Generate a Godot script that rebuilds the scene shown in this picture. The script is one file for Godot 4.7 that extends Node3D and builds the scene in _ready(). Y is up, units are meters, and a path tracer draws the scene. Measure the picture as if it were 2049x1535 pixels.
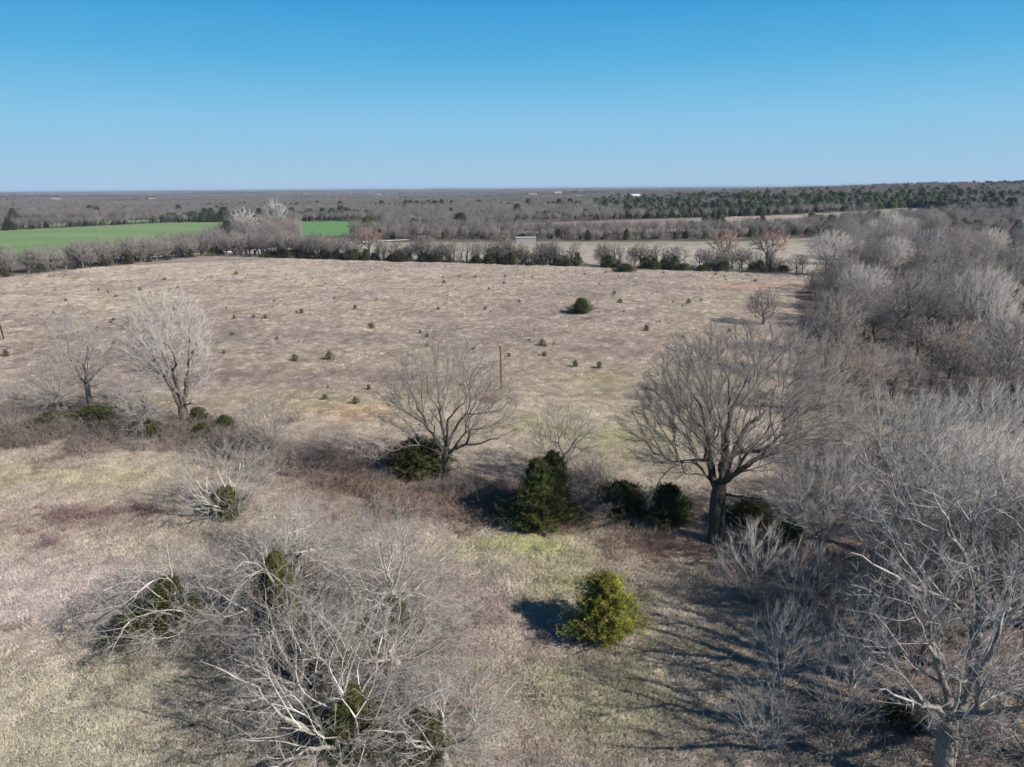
extends Node3D
# A dry winter pasture seen from about thirty metres up: bare hedgerow trees, red cedars, a creek wood on the right
# and wooded country running out to a hazy horizon. One unit is one metre, north (away from the viewer) is -z.

var rng := RandomNumberGenerator.new()
var n_big := FastNoiseLite.new()
var n_mid := FastNoiseLite.new()
var n_fine := FastNoiseLite.new()
var M := {}
var used := {}

const SHADE_DIR := Vector3(-0.85, 0.0, -0.53)   # the way the shadows fall
const SUN_HEIGHT := 35.0

func _ready():
	rng.seed = 7
	# ---- camera, sky, sun, exposure
	var cam := Camera3D.new()
	cam.name = "camera"
	cam.fov = 56.8
	cam.near = 0.5
	cam.far = 40000.0
	add_child(cam)
	cam.position = Vector3(0, 30, 0)
	cam.rotation_degrees = Vector3(-15.5, 0, -0.38)
	cam.current = true
	var we := WorldEnvironment.new()
	we.name = "world"
	var env := Environment.new()
	env.background_mode = Environment.BG_SKY
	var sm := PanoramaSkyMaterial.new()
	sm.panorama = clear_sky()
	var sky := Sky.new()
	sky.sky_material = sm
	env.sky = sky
	env.tonemap_mode = Environment.TONE_MAPPER_LINEAR
	env.tonemap_exposure = 1.75
	env.sdfgi_enabled = true
	env.ssao_enabled = true
	env.ssil_enabled = true
	env.fog_enabled = true
	env.fog_light_color = Color(0.78, 0.88, 1.0)
	env.fog_density = 0.00006
	we.environment = env
	add_child(we)
	var sun := DirectionalLight3D.new()
	sun.name = "sun"
	sun.light_energy = 1.6
	sun.light_color = Color(1.0, 0.97, 0.925)
	sun.light_angular_distance = 0.5
	sun.shadow_enabled = true
	add_child(sun)
	var fall := SHADE_DIR.normalized() * cos(deg_to_rad(SUN_HEIGHT)) + Vector3.DOWN * sin(deg_to_rad(SUN_HEIGHT))
	sun.look_at_from_position(Vector3.ZERO, fall, Vector3.UP)

	n_big.seed = 3
	n_big.frequency = 0.0007
	n_mid.seed = 5
	n_mid.frequency = 0.02
	n_mid.fractal_octaves = 4
	n_fine.seed = 9
	n_fine.frequency = 0.35
	n_fine.fractal_octaves = 3
	make_materials()
	build_ground()
	build_fields()
	build_grass()
	build_far_woods()
	build_hedgerows()
	build_creek_wood()
	build_near_trees()
	build_thickets()
	build_near_cedars()
	build_brush()
	build_saplings()
	build_man_made()

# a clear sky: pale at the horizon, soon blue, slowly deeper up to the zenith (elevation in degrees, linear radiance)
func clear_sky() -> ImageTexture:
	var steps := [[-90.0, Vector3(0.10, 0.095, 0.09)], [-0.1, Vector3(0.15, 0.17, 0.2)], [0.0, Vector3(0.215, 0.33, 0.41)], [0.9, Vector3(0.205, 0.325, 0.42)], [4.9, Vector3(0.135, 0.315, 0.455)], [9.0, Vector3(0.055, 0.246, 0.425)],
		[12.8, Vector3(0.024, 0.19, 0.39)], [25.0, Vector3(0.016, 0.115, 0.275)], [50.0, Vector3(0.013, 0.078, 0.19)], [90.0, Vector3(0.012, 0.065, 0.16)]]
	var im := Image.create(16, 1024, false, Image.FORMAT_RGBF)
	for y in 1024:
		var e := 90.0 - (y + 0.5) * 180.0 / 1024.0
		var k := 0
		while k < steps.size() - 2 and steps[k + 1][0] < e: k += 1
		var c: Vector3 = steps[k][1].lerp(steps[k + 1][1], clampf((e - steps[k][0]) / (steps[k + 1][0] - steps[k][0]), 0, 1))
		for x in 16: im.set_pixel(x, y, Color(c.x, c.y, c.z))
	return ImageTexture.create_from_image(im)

# ------------------------------------------------------------------ naming
func numbered(called: String) -> String:
	var k: int = used.get(called, 0)
	used[called] = k + 1
	return called if k == 0 else "%s_%03d" % [called, k]

func tag(o: Node, label := "", category := "", group := "", kind := ""):
	if label: o.set_meta("label", label)
	if category: o.set_meta("category", category)
	if group: o.set_meta("group", group)
	if kind: o.set_meta("kind", kind)
	return o

func thing(called: String, at: Vector3, turn := 0.0) -> Node3D:
	var o := Node3D.new()
	o.name = numbered(called)
	add_child(o)
	o.position = at
	o.rotation.y = turn
	return o

func part(called: String, mesh: Mesh, mat: Material, parent: Node) -> MeshInstance3D:
	var o := MeshInstance3D.new()
	o.name = called
	o.mesh = mesh
	o.material_override = mat
	parent.add_child(o, true)
	return o

func place(proto: Node3D, at: Vector3, turn: float, size: Vector3) -> Node3D:
	var o: Node3D = proto
	if proto.has_meta("taken"):
		o = proto.duplicate()
		o.remove_meta("taken")
		o.remove_meta("group")
		o.name = numbered(proto.get_meta("called"))
	else:
		o.name = numbered(proto.get_meta("called"))
		proto.set_meta("taken", true)
	add_child(o)
	o.position = at
	o.rotation.y = turn
	o.scale = size
	return o

# ------------------------------------------------------------------ shapes
class Geo:
	var v := PackedVector3Array()
	var n := PackedVector3Array()
	var c := PackedColorArray()
	var i := PackedInt32Array()

	func spike(a: Vector3, b: Vector3, r: float, col: Color, tip: Color) -> void:
		var d := b - a
		var u := d.cross(Vector3(0.31, 0.12, 0.94) if absf(d.z) < absf(d.y) else Vector3(0.11, 0.93, 0.34)).normalized()
		var w := d.normalized().cross(u)
		var k := v.size()
		var u2 := u * -0.5 + w * 0.866
		var u3 := u * -0.5 - w * 0.866
		v.append(a + u * r); v.append(a + u2 * r); v.append(a + u3 * r); v.append(b)
		n.append(u); n.append(u2); n.append(u3); n.append(d.normalized())
		c.append(col); c.append(col); c.append(col); c.append(tip)
		i.append(k); i.append(k + 3); i.append(k + 1)
		i.append(k + 1); i.append(k + 3); i.append(k + 2)
		i.append(k + 2); i.append(k + 3); i.append(k)

	func tube(p: PackedVector3Array, r: PackedFloat32Array, sides: int, col: Color, wob := 0.0) -> void:
		var m := p.size()
		var u := Vector3.ZERO
		var k := v.size()
		for s in m:
			var d := (p[mini(s + 1, m - 1)] - p[maxi(s - 1, 0)]).normalized()
			if s == 0:
				u = d.cross(Vector3(0.3, 0.1, 0.95) if absf(d.z) < 0.8 else Vector3(0.9, 0.3, 0.1)).normalized()
			else:
				u = (u - d * u.dot(d)).normalized()
			var w := d.cross(u)
			for q in sides:
				var a := TAU * q / sides
				var e := u * cos(a) + w * sin(a)
				v.append(p[s] + e * r[s] * (1.0 + wob * sin(q * 2.4 + s * 0.9)))
				n.append(e)
				c.append(col)
		for s in m - 1:
			for q in sides:
				var a0 := k + s * sides + q
				var a1 := k + s * sides + (q + 1) % sides
				var b0 := a0 + sides
				var b1 := a1 + sides
				i.append(a0); i.append(b0); i.append(b1)
				i.append(a0); i.append(b1); i.append(a1)

	func cap(p: Vector3, d: Vector3, r: float, sides: int, col: Color) -> void:
		var u := d.cross(Vector3(0.3, 0.1, 0.95) if absf(d.z) < 0.8 else Vector3(0.9, 0.3, 0.1)).normalized()
		var w := d.cross(u)
		var k := v.size()
		v.append(p); n.append(d); c.append(col)
		for q in sides:
			var a := TAU * q / sides
			v.append(p + (u * cos(a) + w * sin(a)) * r); n.append(d); c.append(col)
		for q in sides:
			i.append(k); i.append(k + 1 + (q + 1) % sides); i.append(k + 1 + q)

	func quad(a: Vector3, b: Vector3, cc: Vector3, d: Vector3, col: Color) -> void:   # clockwise as seen from outside
		var k := v.size()
		var nn := (cc - a).cross(b - a).normalized()
		for q in [a, b, cc, d]:
			v.append(q); n.append(nn); c.append(col)
		i.append(k); i.append(k + 1); i.append(k + 2); i.append(k); i.append(k + 2); i.append(k + 3)

	func box(o: Vector3, s: Vector3, col: Color) -> void:   # o is the middle of the base
		var x := s.x / 2; var z := s.z / 2
		var p := [o + Vector3(-x, 0, -z), o + Vector3(x, 0, -z), o + Vector3(x, 0, z), o + Vector3(-x, 0, z), o + Vector3(-x, s.y, -z), o + Vector3(x, s.y, -z), o + Vector3(x, s.y, z), o + Vector3(-x, s.y, z)]
		quad(p[3], p[7], p[6], p[2], col); quad(p[1], p[5], p[4], p[0], col)
		quad(p[2], p[6], p[5], p[1], col); quad(p[0], p[4], p[7], p[3], col)
		quad(p[7], p[4], p[5], p[6], col); quad(p[0], p[3], p[2], p[1], col)

	func add(g: Geo, t: Transform3D, tint: float) -> void:
		var k := v.size()
		for q in g.v.size():
			v.append(t * g.v[q]); n.append((t.basis * g.n[q]).normalized()); c.append(g.c[q] * tint)
		for q in g.i: i.append(k + q)

	func mesh() -> ArrayMesh:
		var m := ArrayMesh.new()
		if v.is_empty(): return m
		var a := []
		a.resize(Mesh.ARRAY_MAX)
		a[Mesh.ARRAY_VERTEX] = v
		a[Mesh.ARRAY_NORMAL] = n
		a[Mesh.ARRAY_COLOR] = c
		a[Mesh.ARRAY_INDEX] = i
		m.add_surface_from_arrays(Mesh.PRIMITIVE_TRIANGLES, a)
		return m

func rv() -> Vector3:
	return Vector3(rng.randfn(), rng.randfn(), rng.randfn()) * 0.577

# ------------------------------------------------------------------ materials
func flat(called: String, rough := 0.9) -> StandardMaterial3D:
	var m := StandardMaterial3D.new()
	m.resource_name = called
	m.vertex_color_use_as_albedo = true
	m.roughness = rough
	m.metallic_specular = 0.2
	M[called] = m
	return m

func noise_tex(seed_: int, freq: float, lo: Color, hi: Color, size := 256) -> NoiseTexture2D:
	var t := NoiseTexture2D.new()
	var n := FastNoiseLite.new()
	n.seed = seed_
	n.frequency = freq
	n.fractal_octaves = 5
	t.noise = n
	t.seamless = true
	t.width = size
	t.height = size
	var g := Gradient.new()
	g.set_color(0, lo)
	g.set_color(1, hi)
	t.color_ramp = g
	return t

func make_materials():
	flat("twig"); flat("leaf", 0.8); flat("grass"); flat("painted", 0.6)
	var b := flat("bark")
	b.albedo_texture = noise_tex(4, 0.03, Color(0.5, 0.49, 0.47), Color(1, 0.98, 0.96))
	b.uv1_triplanar = true
	b.uv1_scale = Vector3(1.6, 0.35, 1.6)
	b.heightmap_enabled = true
	b.heightmap_texture = noise_tex(8, 0.06, Color.BLACK, Color.WHITE)
	b.heightmap_scale = 4.0
	# the straw on the ground: thousands of crossing stalks, dead leaves and bare specks, near white so that the ground's own colour shows
	var im := Image.create(1024, 1024, false, Image.FORMAT_RGB8)
	im.fill(Color(0.84, 0.83, 0.81))
	var r := RandomNumberGenerator.new()
	r.seed = 21
	for k in 31000:
		var p := Vector2(r.randf() * 1024, r.randf() * 1024)
		var d := Vector2.from_angle(r.randf() * TAU)
		var s := r.randf()
		var col := Color(0.93, 0.91, 0.88).lerp(Color(1.0, 0.99, 0.95), r.randf())
		if s < 0.38: col = Color(0.62, 0.59, 0.57).lerp(Color(0.76, 0.73, 0.7), r.randf())
		elif s < 0.47: col = Color(0.78, 0.83, 0.66)
		var n := 4 + r.randi() % 12
		for q in n:
			d = d.rotated(r.randf_range(-0.12, 0.12))
			p += d
			im.set_pixel(posmod(int(p.x), 1024), posmod(int(p.y), 1024), col)
	var g := StandardMaterial3D.new()
	g.resource_name = "ground"
	g.vertex_color_use_as_albedo = true
	g.albedo_texture = ImageTexture.create_from_image(im)
	g.uv1_scale = Vector3(1 / 11.0, 1 / 11.0, 1)
	g.detail_enabled = true
	g.detail_blend_mode = BaseMaterial3D.BLEND_MODE_MUL
	g.detail_albedo = noise_tex(31, 0.012, Color(0.8, 0.785, 0.775), Color(1, 1, 1), 512)
	g.detail_uv_layer = BaseMaterial3D.DETAIL_UV_2
	g.roughness = 0.95
	g.metallic_specular = 0.15
	g.heightmap_enabled = true
	g.heightmap_texture = g.albedo_texture
	g.heightmap_scale = 6.0
	M.ground = g

# ------------------------------------------------------------------ the lie of the land
func smooth(a: float, b: float, x: float) -> float:
	var t := clampf((x - a) / (b - a), 0.0, 1.0)
	return t * t * (3.0 - 2.0 * t)

func height(x: float, z: float) -> float:
	var d := sqrt(x * x + z * z)
	var h := 0.0
	if d < 300.0:
		h = n_mid.get_noise_2d(x, z) * 0.35 * (1.0 - smooth(230.0, 300.0, d))
	else:
		h = smooth(900, 2600, d) * (n_big.get_noise_2d(x, z) * 16.0 - 6.0)
		var e := Vector2((x - 900) / 620.0, (z + 1150) / 420.0).length_squared()
		h += 26.0 * exp(-e) * smooth(300, 700, d)
		e = Vector2((x - 300) / 420.0, (z + 2000) / 420.0).length_squared()
		h += 12.0 * exp(-e)
	return h

func on(x: float, z: float) -> Vector3:
	return Vector3(x, height(x, z), z)

# patches of the ground with a colour of their own: x, z, reach in x, reach in z, colour, share
var patches := [
	[-65, -229, 22, 14, Color(0.33, 0.25, 0.2), 0.5], [74, -219, 16, 7, Color(0.4, 0.25, 0.17), 0.6], [-22, -94, 6, 4, Color(0.42, 0.25, 0.15), 0.55],
	[12, -84, 16, 9, Color(0.3, 0.28, 0.15), 0.75], [10, -108, 24, 14, Color(0.36, 0.32, 0.21), 0.6], [-43, -112, 26, 9, Color(0.22, 0.175, 0.155), 0.55],
	[-90, -150, 28, 30, Color(0.2, 0.16, 0.145), 0.4], [-28, -100, 16, 6, Color(0.36, 0.32, 0.17), 0.5], [-60, -100, 14, 4, Color(0.35, 0.31, 0.19), 0.6],
	[-48, -73, 18, 5, Color(0.36, 0.32, 0.2), 0.7], [-44, -61, 9, 4, Color(0.26, 0.19, 0.18), 0.5], [-35, -62, 5, 3, Color(0.2, 0.15, 0.13), 0.6],
	[-36, -49, 8, 5, Color(0.46, 0.4, 0.36), 0.8], [-26, -37, 10, 6, Color(0.43, 0.4, 0.28), 0.8], [-22, -32, 9, 6, Color(0.36, 0.36, 0.23), 0.5],
	[-3, -49, 6, 5, Color(0.255, 0.21, 0.19), 0.8], [-1, -41, 4, 6, Color(0.38, 0.3, 0.25), 0.7], [-6, -58, 10, 4, Color(0.35, 0.29, 0.22), 0.5],
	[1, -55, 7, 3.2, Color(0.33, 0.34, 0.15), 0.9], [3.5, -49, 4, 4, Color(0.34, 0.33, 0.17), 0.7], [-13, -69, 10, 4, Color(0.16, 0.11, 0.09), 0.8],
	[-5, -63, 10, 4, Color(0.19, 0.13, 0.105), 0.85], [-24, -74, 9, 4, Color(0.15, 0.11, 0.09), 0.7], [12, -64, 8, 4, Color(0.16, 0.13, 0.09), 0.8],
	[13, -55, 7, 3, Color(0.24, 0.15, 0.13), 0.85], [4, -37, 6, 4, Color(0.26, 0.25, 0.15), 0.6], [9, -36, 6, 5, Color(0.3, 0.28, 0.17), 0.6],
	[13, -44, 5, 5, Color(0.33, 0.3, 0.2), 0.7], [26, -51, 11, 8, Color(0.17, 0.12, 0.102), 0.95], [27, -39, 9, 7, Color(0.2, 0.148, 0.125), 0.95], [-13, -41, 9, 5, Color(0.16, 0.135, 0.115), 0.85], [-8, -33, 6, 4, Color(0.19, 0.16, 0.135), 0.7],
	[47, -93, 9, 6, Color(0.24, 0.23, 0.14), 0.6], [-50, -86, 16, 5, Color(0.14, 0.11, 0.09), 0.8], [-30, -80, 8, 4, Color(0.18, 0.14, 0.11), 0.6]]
var field := PackedVector2Array([Vector2(-190, -235), Vector2(-145, -330), Vector2(-5, -287), Vector2(105, -246), Vector2(80, -200), Vector2(58, -140), Vector2(30, -75), Vector2(20, -20), Vector2(-150, -20), Vector2(-300, -120)])
var wheat := PackedVector2Array([Vector2(-900, -330), Vector2(-700, -560), Vector2(-392, -552), Vector2(-318, -668), Vector2(-258, -676), Vector2(-205, -520), Vector2(-165, -375), Vector2(-230, -300), Vector2(-420, -230)])
var wheat_beyond := PackedVector2Array([Vector2(-720, -590), Vector2(-410, -572), Vector2(-335, -700), Vector2(-345, -740), Vector2(-480, -720), Vector2(-780, -680)])
var wheat_right := PackedVector2Array([Vector2(-192, -668), Vector2(-118, -664), Vector2(-98, -545), Vector2(-112, -470), Vector2(-142, -475), Vector2(-168, -560)])
var strip := PackedVector2Array([Vector2(-150, -338), Vector2(-86, -412), Vector2(60, -402), Vector2(140, -402), Vector2(200, -440), Vector2(150, -320), Vector2(108, -250), Vector2(0, -288), Vector2(-140, -328)])
var clearing := PackedVector2Array([Vector2(-30, -540), Vector2(10, -610), Vector2(140, -655), Vector2(270, -690), Vector2(420, -770), Vector2(430, -700), Vector2(260, -560), Vector2(190, -500), Vector2(60, -480), Vector2(-20, -490)])
var right_field := PackedVector2Array([Vector2(235, -340), Vector2(262, -402), Vector2(330, -402), Vector2(480, -400), Vector2(420, -280), Vector2(290, -280)])
var wood := PackedVector2Array([Vector2(22, -47), Vector2(33, -68), Vector2(46, -100), Vector2(61, -140), Vector2(83, -200), Vector2(110, -248), Vector2(155, -330), Vector2(205, -450), Vector2(245, -430), Vector2(232, -330), Vector2(215, -240), Vector2(190, -160), Vector2(140, -75), Vector2(75, -30), Vector2(24, -27)])

func inside(x: float, z: float, poly: PackedVector2Array) -> bool:
	return Geometry2D.is_point_in_polygon(Vector2(x, z), poly)

func ground_color(x: float, z: float) -> Color:
	var d := sqrt(x * x + z * z)
	var m := n_mid.get_noise_2d(x * 0.7, z * 1.3)
	var m2 := n_mid.get_noise_2d(x * 3.1 + 400, z * 4.3)
	var col := Color(0.30, 0.25, 0.215)
	if d < 420.0:
		if z > -420.0 and inside(x, z, field):
			col = Color(0.345, 0.287, 0.236)
			col = col.lerp(Color(0.25, 0.212, 0.18), smooth(0.02, 0.4, m) * 0.6)
			col = col.lerp(Color(0.36, 0.315, 0.225), smooth(0.05, 0.4, -m) * 0.55)
			col = col.lerp(Color(0.24, 0.2, 0.172), smooth(0.08, 0.4, m2) * 0.5)
			col = col.lerp(Color(0.42, 0.36, 0.29), smooth(0.12, 0.45, -m2) * 0.45)
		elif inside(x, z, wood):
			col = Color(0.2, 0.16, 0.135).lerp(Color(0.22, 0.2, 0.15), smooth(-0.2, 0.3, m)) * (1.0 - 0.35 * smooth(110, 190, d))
		elif inside(x, z, strip):
			col = Color(0.44, 0.4, 0.33)
			if z < -380.0 + x * 0.03: col = Color(0.36, 0.34, 0.25)
		elif inside(x, z, right_field):
			col = Color(0.33, 0.33, 0.22)
		elif inside(x, z, clearing):
			col = Color(0.36, 0.3, 0.25)
		else:
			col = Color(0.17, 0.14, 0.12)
	elif inside(x, z, clearing):
		col = Color(0.34, 0.285, 0.235).lerp(Color(0.5, 0.43, 0.36), smooth(-0.1, 0.3, m) * smooth(60, 220, x))
	elif inside(x, z, strip) or inside(x, z, right_field):
		col = Color(0.36, 0.34, 0.25)
	else:
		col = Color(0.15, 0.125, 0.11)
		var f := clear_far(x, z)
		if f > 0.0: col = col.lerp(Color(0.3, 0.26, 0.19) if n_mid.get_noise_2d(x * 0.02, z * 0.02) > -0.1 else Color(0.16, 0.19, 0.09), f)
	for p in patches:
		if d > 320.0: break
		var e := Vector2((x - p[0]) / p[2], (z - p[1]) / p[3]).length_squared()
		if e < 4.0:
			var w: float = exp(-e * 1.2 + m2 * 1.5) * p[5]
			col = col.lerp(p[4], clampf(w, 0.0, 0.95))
	var clump := 1.16 + 0.5 * n_fine.get_noise_2d(x, z) * (1.0 - smooth(120, 400, d))
	return Color(col.r * clump, col.g * 1.015 * clump, col.b * 1.115 * clump)

func clear_far(x: float, z: float) -> float:   # open country among the far woods
	var d := sqrt(x * x + z * z)
	if d < 950.0: return 0.0
	return smooth(0.3, 0.36, n_mid.get_noise_2d(x * 0.13 + 90, z * 0.055))

func build_ground():
	var angles := PackedFloat32Array()
	var a := -180.0
	while a < 179.99:
		angles.append(deg_to_rad(a))
		a += 0.36 if absf(a + 0.01) < 60.0 else 6.0
	var na := angles.size()
	var radii := PackedFloat32Array([0.0])
	var r := 5.0
	while r < 17000.0:
		radii.append(r)
		r *= 1.0165 if r > 15.0 else 1.12
	
	var v := PackedVector3Array()
	var c := PackedColorArray()
	var uv := PackedVector2Array()
	var uv2 := PackedVector2Array()
	for k in radii.size():
		for q in na:
			var x := sin(angles[q]) * radii[k]
			var z := -cos(angles[q]) * radii[k]
			v.append(Vector3(x, height(x, z), z))
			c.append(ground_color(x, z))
			uv.append(Vector2(x, z))
			uv2.append(Vector2(x, z) / 47.0)
	var idx := PackedInt32Array()
	for k in radii.size() - 1:
		for q in na:
			var a0 := k * na + q
			var a1 := k * na + (q + 1) % na
			idx.append(a0); idx.append(a0 + na); idx.append(a1 + na)
			if k > 0:
				idx.append(a0); idx.append(a1 + na); idx.append(a1)
	var nr := PackedVector3Array()
	nr.resize(v.size())
	nr.fill(Vector3.UP)
	for k in range(1, radii.size() - 1):
		for q in na:
			var o := k * na + q
			var across := v[k * na + (q + 1) % na] - v[k * na + (q + na - 1) % na]
			var out := v[o + na] - v[o - na]
			var up := across.cross(out)
			nr[o] = up.normalized() if up.y > 0 else -up.normalized()
	var arr := []
	arr.resize(Mesh.ARRAY_MAX)
	arr[Mesh.ARRAY_VERTEX] = v
	arr[Mesh.ARRAY_NORMAL] = nr
	arr[Mesh.ARRAY_COLOR] = c
	arr[Mesh.ARRAY_TEX_UV] = uv
	arr[Mesh.ARRAY_TEX_UV2] = uv2
	arr[Mesh.ARRAY_INDEX] = idx
	var mesh := ArrayMesh.new()
	mesh.add_surface_from_arrays(Mesh.PRIMITIVE_TRIANGLES, arr)
	tag(part("ground", mesh, M.ground, self), "wide dry winter grassland and wooded ground out to the horizon", "ground", "", "structure")

func sheet(called: String, label: String, cat: String, poly: PackedVector2Array, y: float, col: Color, col2: Color):
	var st := Geo.new()
	var tri := Geometry2D.triangulate_polygon(poly)
	# cut into strips for a gentle change of tone across it
	var lo := Vector2(INF, INF)
	var hi := -lo
	for p in poly:
		lo = lo.min(p)
		hi = hi.max(p)
	var step := 12.0
	var x := lo.x
	while x < hi.x:
		var z := lo.y
		while z < hi.y:
			var cell := PackedVector2Array([Vector2(x, z), Vector2(x + step, z), Vector2(x + step, z + step), Vector2(x, z + step)])
			for piece in Geometry2D.intersect_polygons(cell, poly):
				var k := st.v.size()
				for p in piece:
					st.v.append(Vector3(p.x, height(p.x, p.y) + y, p.y))
					st.n.append(Vector3.UP)
					st.c.append(col.lerp(col2, clampf(n_mid.get_noise_2d(p.x * 0.4, p.y * 1.2) * 1.3 + 0.5, 0, 1)))
				for t in Geometry2D.triangulate_polygon(piece):
					st.i.append(k + t)
			z += step
		x += step
	# every face looks up
	for t in range(0, st.i.size(), 3):
		var q := (st.v[st.i[t + 1]] - st.v[st.i[t]]).cross(st.v[st.i[t + 2]] - st.v[st.i[t]])
		if q.y > 0:
			var s := st.i[t + 1]
			st.i[t + 1] = st.i[t + 2]
			st.i[t + 2] = s
	tag(part(numbered(called), st.mesh(), M.grass, self), label, cat, "", "structure")

func build_fields():
	sheet("wheat_field", "large bright green field of young wheat behind the left hedgerow", "field", wheat, 0.06, Color(0.12, 0.185, 0.077), Color(0.155, 0.205, 0.095))
	sheet("wheat_field", "narrow green field strip behind the dark hedge at far left", "field", wheat_beyond, 0.06, Color(0.115, 0.18, 0.085), Color(0.13, 0.19, 0.09))
	sheet("wheat_field", "small bright green field corner right of the tall copse", "field", wheat_right, 0.06, Color(0.085, 0.185, 0.06), Color(0.1, 0.19, 0.07))
	var road := PackedVector2Array([Vector2(-170, -322), Vector2(-146, -343), Vector2(-118, -376), Vector2(-88, -410), Vector2(-62, -428), Vector2(-60, -433), Vector2(-92, -414), Vector2(-122, -379), Vector2(-149, -347), Vector2(-173, -325)])
	sheet("gravel_road", "pale gravel road running behind the hedgerow beside the pasture", "road", road, 0.1, Color(0.62, 0.58, 0.52), Color(0.7, 0.66, 0.6))

# ------------------------------------------------------------------ scattered copies
class Scatter:
	var at := []       # transforms
	var tint := PackedColorArray()

func scatter(called: String, meshes: Array, lists: Array, mat: Material, label: String, category: String):
	var o := thing(called, Vector3.ZERO)
	tag(o, label, category, "", "stuff")
	for k in meshes.size():
		var s: Scatter = lists[k]
		if s.at.is_empty(): continue
		var mm := MultiMesh.new()
		mm.transform_format = MultiMesh.TRANSFORM_3D
		mm.use_colors = true
		mm.mesh = meshes[k]
		mm.instance_count = s.at.size()
		for q in s.at.size():
			mm.set_instance_transform(q, s.at[q])
			mm.set_instance_color(q, s.tint[q])
		var i := MultiMeshInstance3D.new()
		i.name = "clump"
		i.multimesh = mm
		i.material_override = mat
		tag(i, "", "", "", "stuff")
		o.add_child(i, true)

func scatters(n: int) -> Array:
	var l := []
	for k in n: l.append(Scatter.new())
	return l

func build_grass():
	var meshes := []
	for k in 4:
		var g := Geo.new()
		for q in 16:
			var b := rv() * 0.3
			b.y = -0.03
			var d := Vector3(rng.randfn() * 0.75, 1.0, rng.randfn() * 0.75).normalized() * rng.randf_range(0.16, 0.5)
			var sh := rng.randf_range(0.7, 1.3)
			g.spike(b, b + d, 0.019, Color(0.8, 0.8, 0.8) * sh, Color(1.08, 1.05, 1.0) * sh)
		meshes.append(g.mesh())
	var l := scatters(4)
	var made := 0
	while made < 300000:
		var r := 0.0
		if made < 190000: r = sqrt(rng.randf_range(24.0 * 24.0, 100.0 * 100.0))
		else: r = sqrt(rng.randf_range(90.0 * 90.0, 330.0 * 330.0))
		var a := deg_to_rad(rng.randf_range(-1, 1) * (40.0 if r > 70.0 else 47.0))
		var x := sin(a) * r
		var z := -cos(a) * r
		made += 1
		if r > 100.0 and not inside(x, z, field): continue
		var dense := n_mid.get_noise_2d(x * 2.0 + 77, z * 2.0)
		if dense < -0.25 and rng.randf() < 0.6: continue
		var big := rng.randf_range(0.55, 1.2) * (0.85 + 0.9 * maxf(0.0, n_fine.get_noise_2d(x * 0.7 + 40, z * 0.7))) * (1.0 if r < 100.0 else lerpf(1.1, 2.0, (r - 100.0) / 230.0))
		var col := ground_color(x, z) * rng.randf_range(0.72, 1.42)
		var s := rng.randf()
		if s < 0.06: col = col.lerp(Color(0.2, 0.24, 0.08), 0.5)
		elif s < 0.2: col = col.lerp(Color(0.2, 0.15, 0.14), 0.6)
		elif s < 0.3: col = col.lerp(Color(0.5, 0.44, 0.34), 0.5)
		var t := Transform3D(Basis(Vector3.UP, rng.randf() * TAU).scaled(Vector3(big * 1.25, big * rng.randf_range(0.5, 0.95), big * 1.25)), on(x, z))
		var w: Scatter = l[rng.randi() % 4]
		w.at.append(t)
		w.tint.append(col)
	scatter("dry_grass", meshes, l, M.grass, "dry straw coloured grass tufts covering the whole pasture", "grass")

# ------------------------------------------------------------------ trees
# a kind of tree: depth, and per level the number of segments, wander, lift, number of children, their angle, their length share, where on the branch they start
func grow(w: Geo, g: Geo, p: Vector3, d: Vector3, length: float, r: float, lvl: int, S: Dictionary) -> void:
	var depth: int = S.depth
	if lvl >= depth:
		var e := p + d * length
		var shade: float = rng.randf_range(0.75, 1.25)
		var tw: Color = S.twig * shade
		g.spike(p, e + rv() * length * 0.1, r, tw, S.tip * shade)
		return
	var ns: int = S.seg[lvl]
	var pts := PackedVector3Array([p])
	var rad := PackedFloat32Array([r])
	var dir := d
	var st := length / ns
	var wander: float = S.wander[lvl]
	var lift: float = S.lift[lvl]
	for k in ns:
		dir = (dir + rv() * wander + Vector3(0, lift, 0)).normalized()
		var q := pts[k] + dir * st
		if q.y < 0.15: q.y = 0.15
		pts.append(q)
		rad.append(lerpf(r, r * 0.22, float(k + 1) / ns))
	limb_children(w, g, pts, rad, length, lvl, S)

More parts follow.
